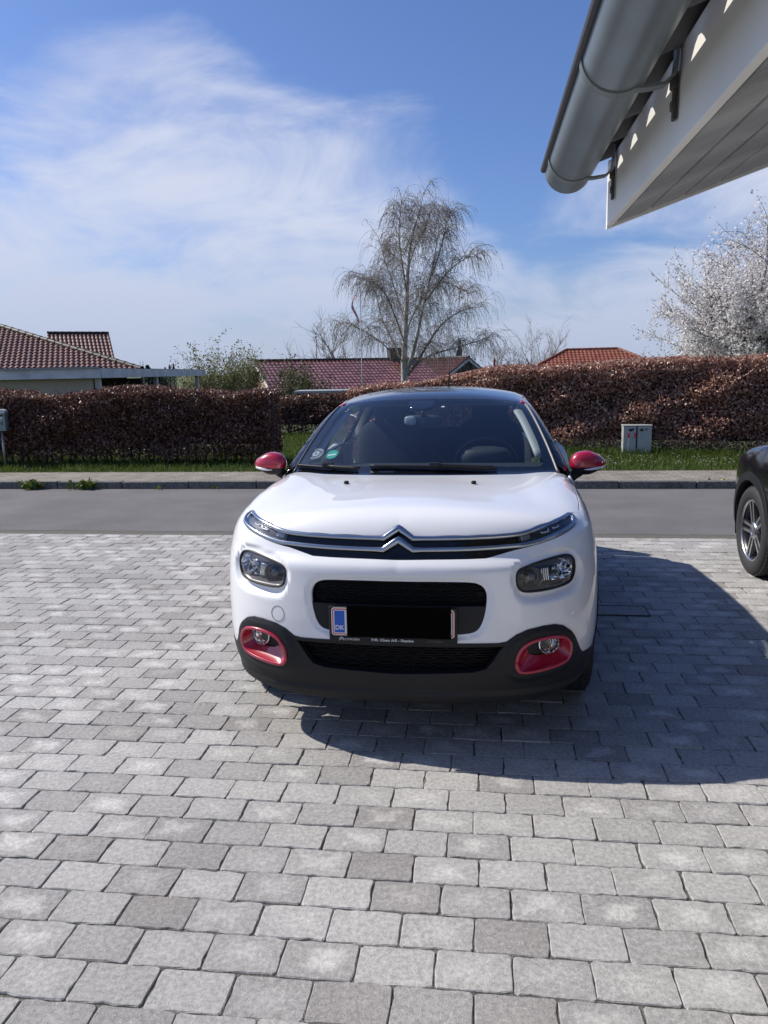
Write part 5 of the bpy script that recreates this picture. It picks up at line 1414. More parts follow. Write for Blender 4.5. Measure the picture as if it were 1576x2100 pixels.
def bare_tree(name, base, H_, spread, seed, nst, mt, label, leaf=None, leafn=0, leafs=.05, lev=3, rad=.05, fork=5, tipfrac=.25, cat='tree', group=None):
    rng = np.random.default_rng(seed); b0 = np.array(base, float); root = empty(name, tuple(b0)); tag(root, label, cat, group)
    lines = [[], [], [], []]; pts = []
    def grow(p, d, L_, r_, lv):
        P = arch_line(p, d, L_, -.06 if lv < 2 else -.03, 6, rng, .10); lines[lv].append((P, r_, max(r_ * .45, .003)))
        if lv >= 1: pts.extend([(q, lv, k) for k, q in enumerate(P)])
        if lv + 1 < lev:
            for i in range(fork + (1 if lv == 0 else 0)):
                t = rng.integers(1, 6); a = rng.normal(0, 1, 3); a -= a @ d * d; a /= np.linalg.norm(a); nd = d * .75 + a * rng.uniform(.4, .9) + np.array([0, 0, .12]); nd /= np.linalg.norm(nd)
                grow(P[t], nd, L_ * rng.uniform(.42, .72), r_ * .5, lv + 1)
    for i in range(nst):
        a = 2 * math.pi * i / nst + rng.normal(0, .3); tl = rng.uniform(.1, 1.0) * spread; d = np.array([math.cos(a) * tl, math.sin(a) * tl, 1.0]); d /= np.linalg.norm(d)
        grow(np.array([rng.normal(0, .08), rng.normal(0, .08), 0]), d, H_ * rng.uniform(.5, .68), rad, 0)
    link('trunk', tubes_mesh('trunk', lines[0], 7), mt, root)
    o = link('crown', tubes_mesh('crown', sum(lines[1:], []), 3), mt, root); tag(o, kind='stuff')
    if leaf:
        c = [q for q, lv, k in pts if rng.random() > tipfrac or k < 4]; c = np.array(c); idx = rng.integers(0, len(c), leafn); C = c[idx] + rng.normal(0, leafs * 1.3, (leafn, 3))
        o = link('blossom' if 'blossom' in label else 'leaves', leaf_mesh('leaves', C, leafs, rng, 0, .85), leaf, root); tag(o, kind='stuff')
    return root
M_BLOSSOM = leafmat('plum_blossom', (.60, .58, .57), (.92, .90, .89), .6, .45)
M_PLUMTWIG = mat('plum_twig', (.085, .072, .064), .9)
M_BUD = leafmat('young_leaf', (.10, .11, .035), (.26, .27, .10), .6, .35)
M_EVERG = leafmat('evergreen_leaf', (.010, .022, .012), (.05, .075, .035), .6, .15)
def on_ground(px, D):
    p = at_dist(px, 764, D); return (p[0], p[1], float(gz(to_site(p)[1])))
bare_tree('plum_tree', on_ground(1615, 18.6), 4.6, .85, 41, 15, M_PLUMTWIG, 'white blossoming plum tree behind the copper hedge', M_BLOSSOM, 160000, .056, 4, .05, 6, .2)
bare_tree('garden_shrub', on_ground(440, 31), 3.3, .45, 42, 9, M_BTWIG2, 'budding upright shrub with pale green leaves beside the carport roof', M_BUD, 9000, .07, 3, .02, 6, .1, 'shrub')
bare_tree('garden_shrub', on_ground(492, 33), 3.6, .35, 43, 8, M_BTWIG2, 'twiggy budding shrub at the left gable of the long red roofed house', M_BUD, 7500, .07, 3, .02, 6, .1, 'shrub')
bare_tree('evergreen_shrub', on_ground(610, 32), 2.7, .35, 44, 8, M_BTWIG2, 'olive green shrub in front of the long red roof', leafmat('olive_leaf', (.035, .045, .012), (.14, .15, .055), .6, .3), 5200, .09, 3, .025, 6, 0, 'shrub')
bare_tree('evergreen_shrub', on_ground(672, 34), 1.9, .6, 45, 8, M_BTWIG2, 'low dark green shrub under the eaves of the long red roof', M_EVERG, 4200, .10, 3, .025, 6, 0, 'shrub')
bare_tree('bare_tree', on_ground(690, 62), 7.0, .6, 46, 6, M_BTWIG2, 'grey bare tree far behind the left side of the birch', None, 0, .05, 4, .09, 5)
bare_tree('bare_tree', on_ground(1108, 75), 7.2, .5, 47, 5, M_BTWIG2, 'faint bare tree beside the orange hip roof', None, 0, .05, 4, .09, 5)
bare_tree('bare_tree', on_ground(1030, 90), 5.4, .6, 49, 5, M_BTWIG2, 'small bare tree far off between the dark gable and the orange roof', None, 0, .05, 4, .09, 5)
def conifer(px, D, H_, w, label, seed, name='conifer', group=None, n=2600):
    rng = np.random.default_rng(seed); b0 = np.array(on_ground(px, D)); root = empty(name, tuple(b0)); tag(root, label, 'tree', group)
    b = MB(); b.tube([(0, 0, 0), (0, 0, H_ * .95)], [w * .08, .02], 6); b.build('trunk', M_TWIG, root)
    t = rng.random(n) ** .7; a = rng.uniform(0, 2 * math.pi, n); rr = w / 2 * (1 - t) ** .8 * (.55 + .45 * rng.random(n)) * (1 + .25 * np.sin(t * 30 + a))
    o = link('crown', leaf_mesh('crown', np.stack([rr * np.cos(a), rr * np.sin(a), H_ * (.06 + .94 * t)], 1), w * .14, rng, 0, .5), M_EVERG, root); tag(o, kind='stuff')
conifer(943, 62, 5.6, 1.5, 'dark pointed conifer peeping over the dark gable', 61)
FG = 'dark trees on the far skyline'
FL = ['broad dark tree on the far skyline nearest the stove pipes', 'rounded dark tree on the far skyline beside the broad one', 'slim dark conifer on the far skyline standing left of two taller ones'.replace('left of', 'short of'), 'slim dark conifer on the far skyline between two others', 'tallest slim dark conifer on the far skyline beside the budding shrub', 'lowest wide dark tree on the far skyline']
for i, (px, D, H_, w) in enumerate(((304, 150, 5.2, 4.6), (318, 155, 4.4, 4.0), (340, 150, 4.9, 1.8), (349, 152, 5.4, 1.7), (357, 151, 5.6, 1.7), (331, 160, 3.6, 4.0))):
    conifer(px, D, H_, w, FL[i], 70 + i, 'far_tree', FG, 900)
conifer(605, 95, 4.2, 1.6, 'tiny dark treetop just above the ridge of the long red roof', 69, 'far_tree', None, 700)

# ------------------------------------------------------------------ houses
def tilemat(name, a, b_, rough=.55, spec=.4):
    k = nodes(name); c = k.mix(k.rng(k.noise(2.2, 4), .3, .7), a, b_); c = k.mix(k.rng(k.noise(14, 5, .7), .55, .8, 0, .5), c, tuple(x * .55 for x in a)); k.L(c, k.b.inputs['Base Color']); k.b.inputs['Roughness'].default_value = rough; k.b.inputs['Specular IOR Level'].default_value = spec; return k.m
M_TILE1 = tilemat('roof_tile_red_brown', (.078, .028, .024), (.13, .050, .042))
M_TILE2 = tilemat('roof_tile_weathered_red', (.115, .040, .034), (.22, .10, .088), .28, .9)
M_TILE3 = tilemat('roof_tile_orange', (.18, .054, .032), (.26, .088, .050))
M_RIDGE = tilemat('ridge_tile_dark', (.022, .016, .014), (.045, .030, .026))
M_WHITEWOOD = mat('white_boards', (.62, .63, .62), .6, vary=(2.5, .22, 6), bump=(30, .3, .004))
M_BRICK = mat('yellow_brick', (.36, .25, .16), .9, vary=(9, .2))
M_DARKWALL = mat('dark_cladding', (.05, .042, .038), .8)
M_WPANE = mat('window_pane_dark', (.02, .022, .025), .05, spec=.8)
def tiled(name, poly, pitch_dir, origin, colw, rowh, mt, parent, amp=.045, step=.03, sub=6):
    """poly: 3D planar polygon; origin: a point on the eave; pitch_dir = (along eave unit, up-slope unit)"""
    ex, ey = [np.array(q, float) for q in pitch_dir]; nz = np.cross(ex, ey); nz /= np.linalg.norm(nz)
    if nz[2] < 0: nz = -nz
    o = np.array(origin, float); q2 = np.array([((np.array(p) - o) @ ex, (np.array(p) - o) @ ey) for p in poly]); lo, hi = q2.min(0), q2.max(0)
    xs = np.arange(lo[0], hi[0] + colw / sub, colw / sub); nr = int((hi[1] - lo[1]) / rowh) + 1
    ys, hs = [], []
    for r_ in range(nr):
        ys += [lo[1] + r_ * rowh, lo[1] + (r_ + .999) * rowh]; hs += [step, 0.0]
    ys = np.clip(np.array(ys), lo[1], hi[1]); X, Y = np.meshgrid(xs, ys); Hh = np.array(hs)[:, None] + amp * (.5 + .5 * np.sin(2 * math.pi * X / colw)) ** .7
    P = o + X[..., None] * ex + Y[..., None] * ey + (Hh)[..., None] * nz; P = P.reshape(-1, 3); nx = len(xs)
    j, i = np.meshgrid(np.arange(len(ys) - 1), np.arange(nx - 1), indexing='ij'); fc = np.stack([j * nx + i, j * nx + i + 1, (j + 1) * nx + i + 1, (j + 1) * nx + i], -1).reshape(-1, 4)
    cen = np.stack([X.reshape(-1)[fc].mean(1), Y.reshape(-1)[fc].mean(1)], 1); fc = fc[inside(cen, q2)]
    used = np.unique(fc); remap = np.full(len(P), -1); remap[used] = np.arange(len(used))
    ob = link(name, mesh_np(name, P[used], remap[fc], False), mt, parent); tag(ob, kind='stuff'); return ob
def ridge_tiles(parent, a, b_, r_, L_, mt):
    a, b_ = Vector(a), Vector(b_); d = b_ - a; n = max(1, int(d.length / L_)); t = d.normalized(); me = None
    q = t.to_track_quat('X', 'Z')
    for i in range(n):
        if me is None:
            m_ = MB(); vs_ = []; fs_ = []
            for s_, rr in ((0, r_ * 1.1), (L_ * 1.08, r_ * .92)):
                for a_ in np.linspace(-20, 200, 7): vs_.append((s_, rr * math.cos(R(a_)), rr * math.sin(R(a_)) * .8))
            for k2 in range(6): fs_.append((k2, k2 + 1, 8 + k2, 7 + k2))
            m_.add(vs_, fs_, True); me = m_.mesh('ridge_tile'); me.materials.append(mt)
        o = bpy.data.objects.new('ridge_tile', me); COL.objects.link(o); o.parent = parent; o.location = a + d * (i / n) - parent.matrix_world.translation if False else (a + d * (i / n)); o.rotation_euler = q.to_euler()
def house_root(name, label): 
    r_ = empty(name, (0, 0, 0)); tag(r_, label, 'house'); return r_
def quad(name, pts, mt, parent, t=None): return MB().add([tuple(p) for p in pts], [tuple(range(len(pts)))]).build(name, mt, parent)
def hip_house(name, label, corner, yaw, wu, wv, ze, zr, zg, mt, colw, rowh, ov=.5, ridge_mat=None, wallmat=None):
    """hip roof over a rectangle; corner = its near right corner, yaw = direction of the front eave"""
    root = house_root(name, label); h = min(wu, wv) / 2; uc = vc = 0.0
    cy_, sy_ = math.cos(yaw), math.sin(yaw)
    c = lambda u, v, z: np.array([corner[0] + u * cy_ - v * sy_, corner[1] + u * sy_ + v * cy_, z])
    E_ = [c(uc - wu, vc, ze), c(uc, vc, ze), c(uc, vc + wv, ze), c(uc - wu, vc + wv, ze)]
    if wu >= wv: R1, R2 = c(uc - wu + h, vc + h, zr), c(uc - h, vc + h, zr)
    else: R1, R2 = c(uc - h, vc + h, zr), c(uc - h, vc + wv - h, zr)
    eu = (E_[1] - E_[0]) / wu; ev = (E_[3] - E_[0]) / wv; sl = math.hypot(h, zr - ze)
    up = lambda hor: (hor * h + np.array([0, 0, zr - ze])) / sl
    rf = MB(); planes = [((E_[0], E_[1], R2, R1) if wu >= wv else (E_[0], E_[1], R1), eu, up(ev), E_[0]), ((E_[1], E_[2], R2) if wu >= wv else (E_[1], E_[2], R2, R1), ev, up(-eu), E_[1]), ((E_[2], E_[3], R1, R2) if wu >= wv else (E_[2], E_[3], R2), -eu, up(-ev), E_[2]), ((E_[3], E_[0], R1) if wu >= wv else (E_[3], E_[0], R1, R2), -ev, up(eu), E_[3])]
    for pl, ex, ey, o in planes: rf.add([tuple(p - np.array([0, 0, .03])) for p in pl], [tuple(range(len(pl)))])
    ro = rf.build('roof', M_DARKWALL, root)
    for pl, ex, ey, o in planes[:2] + planes[3:]: tiled('roof_tiles', pl, (ex, ey), o, colw, rowh, mt, ro)
    for a, b_ in ((E_[1], R2 if wu >= wv else R1), (E_[0], R1), (R1, R2)): ridge_tiles(ro, a + [0, 0, .04], b_ + [0, 0, .05], .11, .36, ridge_mat or M_RIDGE)
    b = MB(); q = [c(uc - wu + ov, vc + ov, 0), c(uc - ov, vc + ov, 0), c(uc - ov, vc + wv - ov, 0), c(uc - wu + ov, vc + wv - ov, 0)]; b.add([(p[0], p[1], zg) for p in q] + [(p[0], p[1], ze + .05) for p in q], [(0, 1, 5, 4), (1, 2, 6, 5), (2, 3, 7, 6), (3, 0, 4, 7)]); b.build('wall', wallmat or M_BRICK, root)
    fb = MB(); 
    for i in range(4):
        a, b_ = E_[i], E_[(i + 1) % 4]; fb.add([a - [0, 0, .04], b_ - [0, 0, .04], b_ - [0, 0, .20], a - [0, 0, .20]], [(0, 1, 2, 3)])
    fb.build('fascia', M_WHITEWOOD, root)
    wn = MB(); p0, p1 = c(uc - 3.2, vc + ov - .02, ze - 1.5), c(uc - 1.8, vc + ov - .02, ze - .4); w_ = quad('window', [p0, c(uc - 1.8, vc + ov - .02, ze - 1.5), p1, c(uc - 3.2, vc + ov - .02, ze - .4)], M_WPANE, root)
    return root
# house on the left: hip roof in red brown tiles with a flat carport in front
pc = at_dist(292, 759, 27.0); zr = at_dist(60, 668, 29.5)[2]
hip_house('brick_house', 'red brown hip roofed house behind the dark hedge and its white carport', pc, R(20), 22.0, 9.6, float(pc[2]), float(zr), -.55, M_TILE1, .17, .31)
# flat roofed white carport
cp = empty('carport', (0, 0, 0)); tag(cp, 'flat roofed white carport behind the dark hedge', 'carport')
A_ = at_dist(206, 755, 17.0); ua, va = to_site(A_); zt = float(A_[2]); Bq = at_dist(420, 774, 29); 
cr_ = np.array(A_); e1 = np.array(S(ua - 8, va - .2, zt)) - cr_; e2 = np.array([Bq[0], Bq[1], zt]) - cr_
def board(name, a, d, h, t, mt, par, dz=0.0):
    a = np.array(a, float); n = np.array([-d[1], d[0], 0]); n = n / np.linalg.norm(n) * t; q = [a, a + d, a + d + n, a + n]
    return MB().add([(p[0], p[1], zt + dz) for p in q] + [(p[0], p[1], zt + dz - h) for p in q], [(0, 1, 2, 3), (7, 6, 5, 4), (0, 4, 5, 1), (1, 5, 6, 2), (2, 6, 7, 3), (3, 7, 4, 0)]).build(name, mt, par)
board('fascia_board', cr_, e1, .21, .03, M_WHITEWOOD, cp); board('fascia_board', cr_ + [.02, .02, 0], e2, .21, .03, M_WHITEWOOD, cp)
board('roof_edge', cr_ + [0, -.03, 0], e1, .035, .06, mat('roofing_felt_edge', (.30, .31, .31), .7), cp, .03)
board('wall_plate', cr_ + np.array([-.3, .35, 0]), e1, .42, .05, mat('carport_wall', (.45, .40, .31), .8), cp, -.21)
b = MB(); q = [cr_, cr_ + e1, cr_ + e1 + e2, cr_ + e2]; b.add([(p[0], p[1], zt + .01) for p in q], [(0, 1, 2, 3)]); b.build('roof', mat('roofing_felt', (.10, .10, .10), .9), cp)
b = MB(); b.add([(p[0], p[1], zt - .19) for p in q], [(0, 1, 2, 3)]); b.build('ceiling', M_WHITEWOOD, cp)
for f, g in ((.02, .02), (.5, .02), (.98, .02), (.02, .45), (.02, .95)):
    p = cr_ + e1 * f + e2 * g + np.array([-.05, .15, 0]); zg_ = float(gz(to_site(p)[1])); b = MB(); b.box((p[0], p[1], (zt - .2 + zg_) / 2), (.11, .11, zt - .2 - zg_), rz=-SITE, bev=.006); b.build('post', M_WHITEWOOD, cp)
p = cr_ + e1 * .5 + e2 * .35; b = MB(); b.box((p[0], p[1], .4), (7.6, .08, 2.3), rz=-SITE); b.build('back_wall', M_DARKWALL, cp)
# gable roof behind it
def gable_house(name, label, A, yaw, L_, W_, zr, ze, zg, mt, colw, rowh, gmat, ov=.35, chim=None, tiles=True):
    """A = near-left end of the ridge (x,y); yaw = direction of the ridge, anticlockwise from +x"""
    root = house_root(name, label); d = np.array([math.cos(yaw), math.sin(yaw), 0]); n = np.array([d[1], -d[0], 0]); A = np.array([A[0], A[1], 0.0]); h = W_ / 2
    P = lambda s_, t, z: A + d * s_ + n * t + np.array([0, 0, z]); sl = math.hypot(h, zr - ze)
    up = (-n * h + np.array([0, 0, zr - ze])) / sl; up2 = (n * h + np.array([0, 0, zr - ze])) / sl
    rb = MB(); rb.add([P(0, 0, zr - .03), P(L_, 0, zr - .03), P(L_, h, ze - .03), P(0, h, ze - .03), P(L_, -h, ze - .03), P(0, -h, ze - .03)], [(0, 1, 2, 3), (0, 5, 4, 1)]); ro = rb.build('roof', M_DARKWALL, root)
    tiled('roof_tiles', [P(0, h, ze), P(L_, h, ze), P(L_, 0, zr), P(0, 0, zr)], (d, up), P(0, h, ze), colw, rowh, mt, ro)
    tiled('roof_tiles', [P(0, -h, ze), P(L_, -h, ze), P(L_, 0, zr), P(0, 0, zr)], (d, up2), P(0, -h, ze), colw, rowh, mt, ro)
    ridge_tiles(ro, P(0, 0, zr + .03), P(L_, 0, zr + .03), .12, .36, M_RIDGE)
    for s_, o_ in ((ov, 0), (L_ - ov, L_)):
        hh = h - .4; MB().add([P(s_, hh, zg), P(s_, -hh, zg), P(s_, -hh, ze + .10), P(s_, 0, zr - .12), P(s_, hh, ze + .10)], [(0, 1, 2, 3, 4)]).build('gable_wall', gmat, root)
        for sg in (1, -1):
            MB().add([P(o_, 0, zr - .02), P(o_, sg * h, ze - .02), P(o_, sg * h, ze - .22), P(o_, 0, zr - .22)], [(0, 1, 2, 3)]).build('barge_board', M_WHITEWOOD, root)
    for sg in (1, -1):
        MB().add([P(ov, sg * (h - .4), zg), P(L_ - ov, sg * (h - .4), zg), P(L_ - ov, sg * (h - .4), ze + .1), P(ov, sg * (h - .4), ze + .1)], [(0, 1, 2, 3)]).build('wall', gmat if gmat is not M_DARKWALL else M_DARKWALL, root)
        MB().add([P(0, sg * h, ze - .02), P(L_, sg * h, ze - .02), P(L_, sg * h, ze - .16), P(0, sg * h, ze - .16)], [(0, 1, 2, 3)]).build('eaves_board', M_DARKWALL, root)
    for s_ in np.arange(2.5, L_ - 2, 3.6):
        q = [P(s_, h - .38, ze - 1.35), P(s_ + 1.3, h - .38, ze - 1.35), P(s_ + 1.3, h - .38, ze - .25), P(s_, h - .38, ze - .25)]; w_ = MB().add(q, [(0, 1, 2, 3)]).build('window', M_WHITEWOOD, root)
        MB().add([P(s_ + .08, h - .36, ze - 1.27), P(s_ + 1.22, h - .36, ze - 1.27), P(s_ + 1.22, h - .36, ze - .33), P(s_ + .08, h - .36, ze - .33)], [(0, 1, 2, 3)]).build('pane', M_WPANE, w_)
    if chim is not None:
        b = MB(); p = P(chim, 0, zr); b.box((p[0], p[1], zr + .15), (.9, .6, 1.1), rz=yaw, bev=.02); b.build('chimney', M_DARKWALL, ro)
    return root
p = at_dist(97, 684, 46); gable_house('gable_house', 'dark red gable roof rising behind the hip roofed house', p, R(24), 3.4, 9.0, float(p[2]), float(p[2]) - 2.9, -1.7, M_TILE1, .22, .36, M_BRICK)
p = at_dist(521, 741.5, 44); zr = float(p[2]); gable_house('long_house', 'long low house with ribbed weathered red tile roof behind the birch', p, R(21), 10.3, 8.6, zr, zr - 1.72, -1.75, M_TILE2, .24, .40, M_BRICK, chim=8.6)
p = at_dist(850, 741, 54.5); zr = float(p[2]); p2 = at_dist(962, 733, 50); dd = p2 - p; gable_house('gable_house', 'red roofed house with a dark gable end right of the birch trunk', p, math.atan2(dd[1], dd[0]), float(np.hypot(dd[0], dd[1])), 3.8, float(p2[2]), float(p2[2]) - 1.15, -1.75, M_TILE1, .22, .38, M_DARKWALL)
p = at_dist(1382, 748, 50); hip_house('orange_roof_house', 'orange tiled hip roofed house behind the copper hedge', p, R(-7), 9.4, 6.0, float(p[2]) - .35, float(at_dist(1285, 716, 54)[2]), -1.7, M_TILE3, .26, .36, ridge_mat=M_TILE3)
# shed roof glimpsed above the low hedge
p = at_dist(676, 803, 28); sh = empty('garden_shed', (p[0], p[1], float(gz(to_site(p)[1])))); tag(sh, 'flat roofed dark garden shed behind the low hedge', 'shed')
b = MB(); hz_ = float(p[2]) - sh.location.z; b.box((0, .8, hz_ / 2 - .05), (2.0, 1.5, hz_ - .1)); b.build('wall', M_DARKWALL, sh); b = MB(); b.box((0, .7, hz_), (2.5, 2.0, .09), bev=.01); b.build('roof', mat('shed_roof_grey', (.30, .32, .33), .5), sh)

# ------------------------------------------------------------------ poles
M_POLE = mat('pole_white', (.70, .70, .68), .5)
M_POLEG = mat('pole_grey', (.18, .18, .19), .5)
def pole(name, px, y0, D, r_, mt, label, cat='pole', knob=True):
    t = at_dist(px, y0, D); zg_ = float(gz(to_site(t)[1])); o = empty(name, (t[0], t[1], zg_)); tag(o, label, cat); h = float(t[2]) - zg_
    b = MB(); b.tube([(0, 0, 0), (0, 0, h * .5), (0, 0, h)], [r_, r_ * .8, r_ * .6], 8); b.build('mast', mt, o)
    if knob: b = MB(); b.ball((0, 0, h), (r_ * 2.6, r_ * 2.6, r_ * 2.2), 2, 10, 6); b.build('finial', mt, o)
    return o, h
fp, h = pole('flagpole', 739, 594, 30, .026, mat('pole_weathered', (.46, .45, .44), .6), 'white flagpole with a limp red and white pennant in front of the birch', 'flagpole')
rng = np.random.default_rng(9)
fold = [(0, -.15, .10), (-.10, -.45, .13), (-.22, -.85, .11), (-.26, -1.2, .09), (-.20, -1.5, .07), (-.10, -1.9, .05), (-.05, -2.3, .03)]
for s0, s1, mt, nm in ((0, .36, mat('pennant_red', (.55, .03, .04), .8), 'pennant_red_stripe'), (.36, .64, mat('pennant_white', (.75, .74, .74), .8), 'pennant_white_stripe'), (.64, 1, MATS['pennant_red'], 'pennant_red_stripe')):
    vs_ = []; fs_ = []
    for i, (x, z, w) in enumerate(fold):
        for s_ in (s0, s1): vs_.append((x - w + 2 * w * s_ * .34, .03 * math.sin(i * 2 + s_ * 4), h + z * .55 + .10 * s_))
        if i: fs_.append((2 * i - 2, 2 * i - 1, 2 * i + 1, 2 * i))
    MB().add(vs_, fs_, True).build(nm, mt, fp)
pole('antenna_mast', 648, 691, 52, .06, M_POLEG, 'thin grey mast behind the ridge of the long red roof', 'mast')
pole('stovepipe', 287, 741, 60, .05, M_POLEG, 'thin stove pipe left of the far skyline trees, the nearer to the hip roof', 'pipe', False)
pole('stovepipe', 293, 740, 60, .05, M_POLEG, 'thin stove pipe left of the far skyline trees, the nearer to those trees', 'pipe', False)
fp2, h2 = pole('flagpole', 1012, 727, 70, .05, M_POLE, 'distant short flagpole right of the dark gable with a small red pennant', 'flagpole')
MB().add([(0, 0, h2 - .2), (.22, 0, h2 - .5), (.16, 0, h2 - 1.6), (.02, 0, h2 - 1.8)], [(0, 1, 2, 3)]).build('pennant', MATS['pennant_red'], fp2)

# ------------------------------------------------------------------ mailbox and cable cabinet
d_ = ray(6, 952); g = CAM + d_ * (12.40 / to_site(d_)[1]); t = at_dist(0, 862, g[1])
mb = empty('mailbox', (t[0] - .06, g[1], .07)); mb.rotation_euler = (0, 0, R(14)); tag(mb, 'grey green mailbox with number 4 on a thin post by the dark hedge', 'mailbox'); zc = float(t[2]) - .07
M_MB = mat('mailbox_green', (.20, .27, .26), .45); b = MB(); b.box((0, 0, zc - .03), (.33, .24, .30), bev=.012); b.build('box', M_MB, mb)
b = MB(); b.prism([(-.17, zc + .122), (.17, zc + .122), (.165, zc + .165), (.13, zc + .185), (-.13, zc + .185), (-.165, zc + .165)], -.14, .13, 'y'); b.build('lid', mat('mailbox_lid', (.52, .57, .58), .35), mb)
b = MB(); b.box((.03, -.1225, zc + .085), (.22, .006, .022)); b.build('slot', M_GLOSSBLK if 'M_GLOSSBLK' in globals() else M_DARKWALL, mb)
b = MB(); b.box((.10, -.123, zc + .04), (.045, .004, .035)); b.build('name_tag', M_POLE, mb)
text_mesh('number', '4', .085, mat('number_black', (.01, .01, .012), .5), mb, (.105, -.1225, zc - .055), (R(90), 0, 0), .001)
b = MB(); b.tube([(.07, 0, 0), (.07, 0, zc - .18)], .02, 8); b.build('post', mat('galvanised', (.35, .36, .36), .45, metal=.6), mb)
g = ground_at(1311, 937, .07); cb = empty('cable_cabinet', (g[0], g[1] + .12, .065), -SITE - R(2)); tag(cb, 'two door grey green cable cabinet standing in the grass before the copper hedge', 'cabinet')
M_CAB = mat('cabinet_grey', (.37, .385, .355), .55, vary=(4, .06)); M_CABD = mat('cabinet_dark', (.025, .027, .026), .6); pw = at_dist(1310, 900, g[1])[1] / F_PX
W_, H_ = 57 * g[1] / F_PX * 1.0, 63 * g[1] / F_PX
b = MB(); b.box((0, .13, H_ / 2), (W_, .24, H_), bev=.008); b.build('body', M_CAB, cb)
b = MB(); b.box((0, .13, H_ + .006), (W_ + .02, .27, .018), bev=.006); b.build('roof', M_CAB, cb)
for (x0, x1) in ((-.33 * W_, -.055 * W_), (.0 * W_, .485 * W_)):
    b = MB(); b.box(((x0 + x1) / 2, .004, H_ / 2 + .01), (x1 - x0, .02, H_ * .93), bev=.004); dr = b.build('door', M_CAB, cb); xm = x1 - x0
    b = MB(); b.box((x0 + xm * .28, -.008, H_ * .87), (.055, .006, .045)); b.build('label_plate', M_CABD, dr)
    b = MB(); b.box((x0 + xm * .60, -.008, H_ * .89), (.028, .006, .034)); b.build('lock', M_CABD, dr)
    b = MB(); b.box((x0 + xm * .45, -.008, .05), (.05, .006, .016)); b.build('vent', mat('vent_pale', (.55, .56, .54), .6) if 'vent_pale' not in MATS else MATS['vent_pale'], dr)
b = MB(); b.box((-.028 * W_, .002, H_ / 2), (.018, .014, H_ * .98)); b.build('centre_post', M_CABD, cb)
M_STK = mat('sticker_red', (.62, .04, .06), .5)
for x in (-.31 * W_, -.085 * W_): b = MB(); b.box((x, -.0085, H_ * .70), (.030, .004, .085)); b.build('sticker', M_STK, cb)
b = MB(); b.box((-.41 * W_, .008, .08), (.15 * W_, .012, .012)); b.build('side_seam', M_CABD, cb)

# ------------------------------------------------------------------ eaves of the house beside the drive
ev = empty('house_eaves', S(0, 0, 0), -SITE); tag(ev, 'white eaves of the house with boarded soffit overhanging the drive', 'house')
UF, VE, ZF, PT = .347, 2.295, 1.985, R(19)
M_FASCIA = mat('fascia_white', (.66, .66, .63), .55, vary=(3, .07, 5), bump=(18, .25, .003))
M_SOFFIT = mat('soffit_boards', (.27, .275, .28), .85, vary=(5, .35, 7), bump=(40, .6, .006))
FH = .165
b = MB(); b.box((UF + .008, (VE - 3.2) / 2, ZF + FH / 2), (.016, VE + 3.2, FH), bev=.002); b.build('fascia_board', M_FASCIA, ev)
tn, cs_ = math.tan(PT), math.cos(PT)
bw = .088
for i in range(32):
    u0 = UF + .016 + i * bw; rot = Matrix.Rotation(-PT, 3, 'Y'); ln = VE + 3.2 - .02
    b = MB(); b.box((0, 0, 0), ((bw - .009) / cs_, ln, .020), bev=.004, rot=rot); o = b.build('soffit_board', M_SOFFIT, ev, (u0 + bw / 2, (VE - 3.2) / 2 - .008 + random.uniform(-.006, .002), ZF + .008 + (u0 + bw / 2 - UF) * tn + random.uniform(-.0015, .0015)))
b = MB(); b.prism([(UF + .02, ZF + .035), (UF + 3.0, ZF + .035 + 2.98 * tn), (UF + 3.0, ZF + .16 + 2.98 * tn), (UF + .02, ZF + .16)], -3.2, VE - .03, 'y'); b.build('roof_core', M_DARKWALL, ev)
b = MB(); b.prism([(UF + .0, ZF - .008), (UF + 3.0, ZF - .008 + 3.0 * tn), (UF + 3.0, ZF + .17 + 3.0 * tn), (UF, ZF + .17)], VE, VE + .018, 'y'); b.build('barge_board', mat('barge_white', (.74, .74, .72), .5, vary=(4, .08)), ev)
# corrugated roof sheet
xs = np.linspace(UF - .055, UF + 3.0, 26); vsn = np.arange(-3.2, VE + .05, .0885 / 5); vs_ = []; fs_ = []; nv = len(vsn)
for x in xs:
    for w in vsn: vs_.append((x, w, ZF + FH + .020 + (x - UF) * tn + .025 * math.cos(2 * math.pi * w / .177)))
for i in range(len(xs) - 1):
    for j in range(nv - 1): fs_.append((i * nv + j, i * nv + j + 1, (i + 1) * nv + j + 1, (i + 1) * nv + j))
b = MB(); b.add(vs_, fs_, True); b.build('roof_sheet', mat('fibre_cement', (.12, .12, .125), .8, vary=(8, .2)), ev)
b = MB(); b.prism([(1.15, -.05), (3.2, -.05), (3.2, ZF + .02 + (3.2 - UF) * tn), (1.15, ZF + .02 + (1.15 - UF) * tn)], -3.1, 1.6, 'y'); b.build('wall', mat('rendered_wall', (.62, .60, .56), .9, vary=(2, .08), bump=(60, .4, .004)), ev)
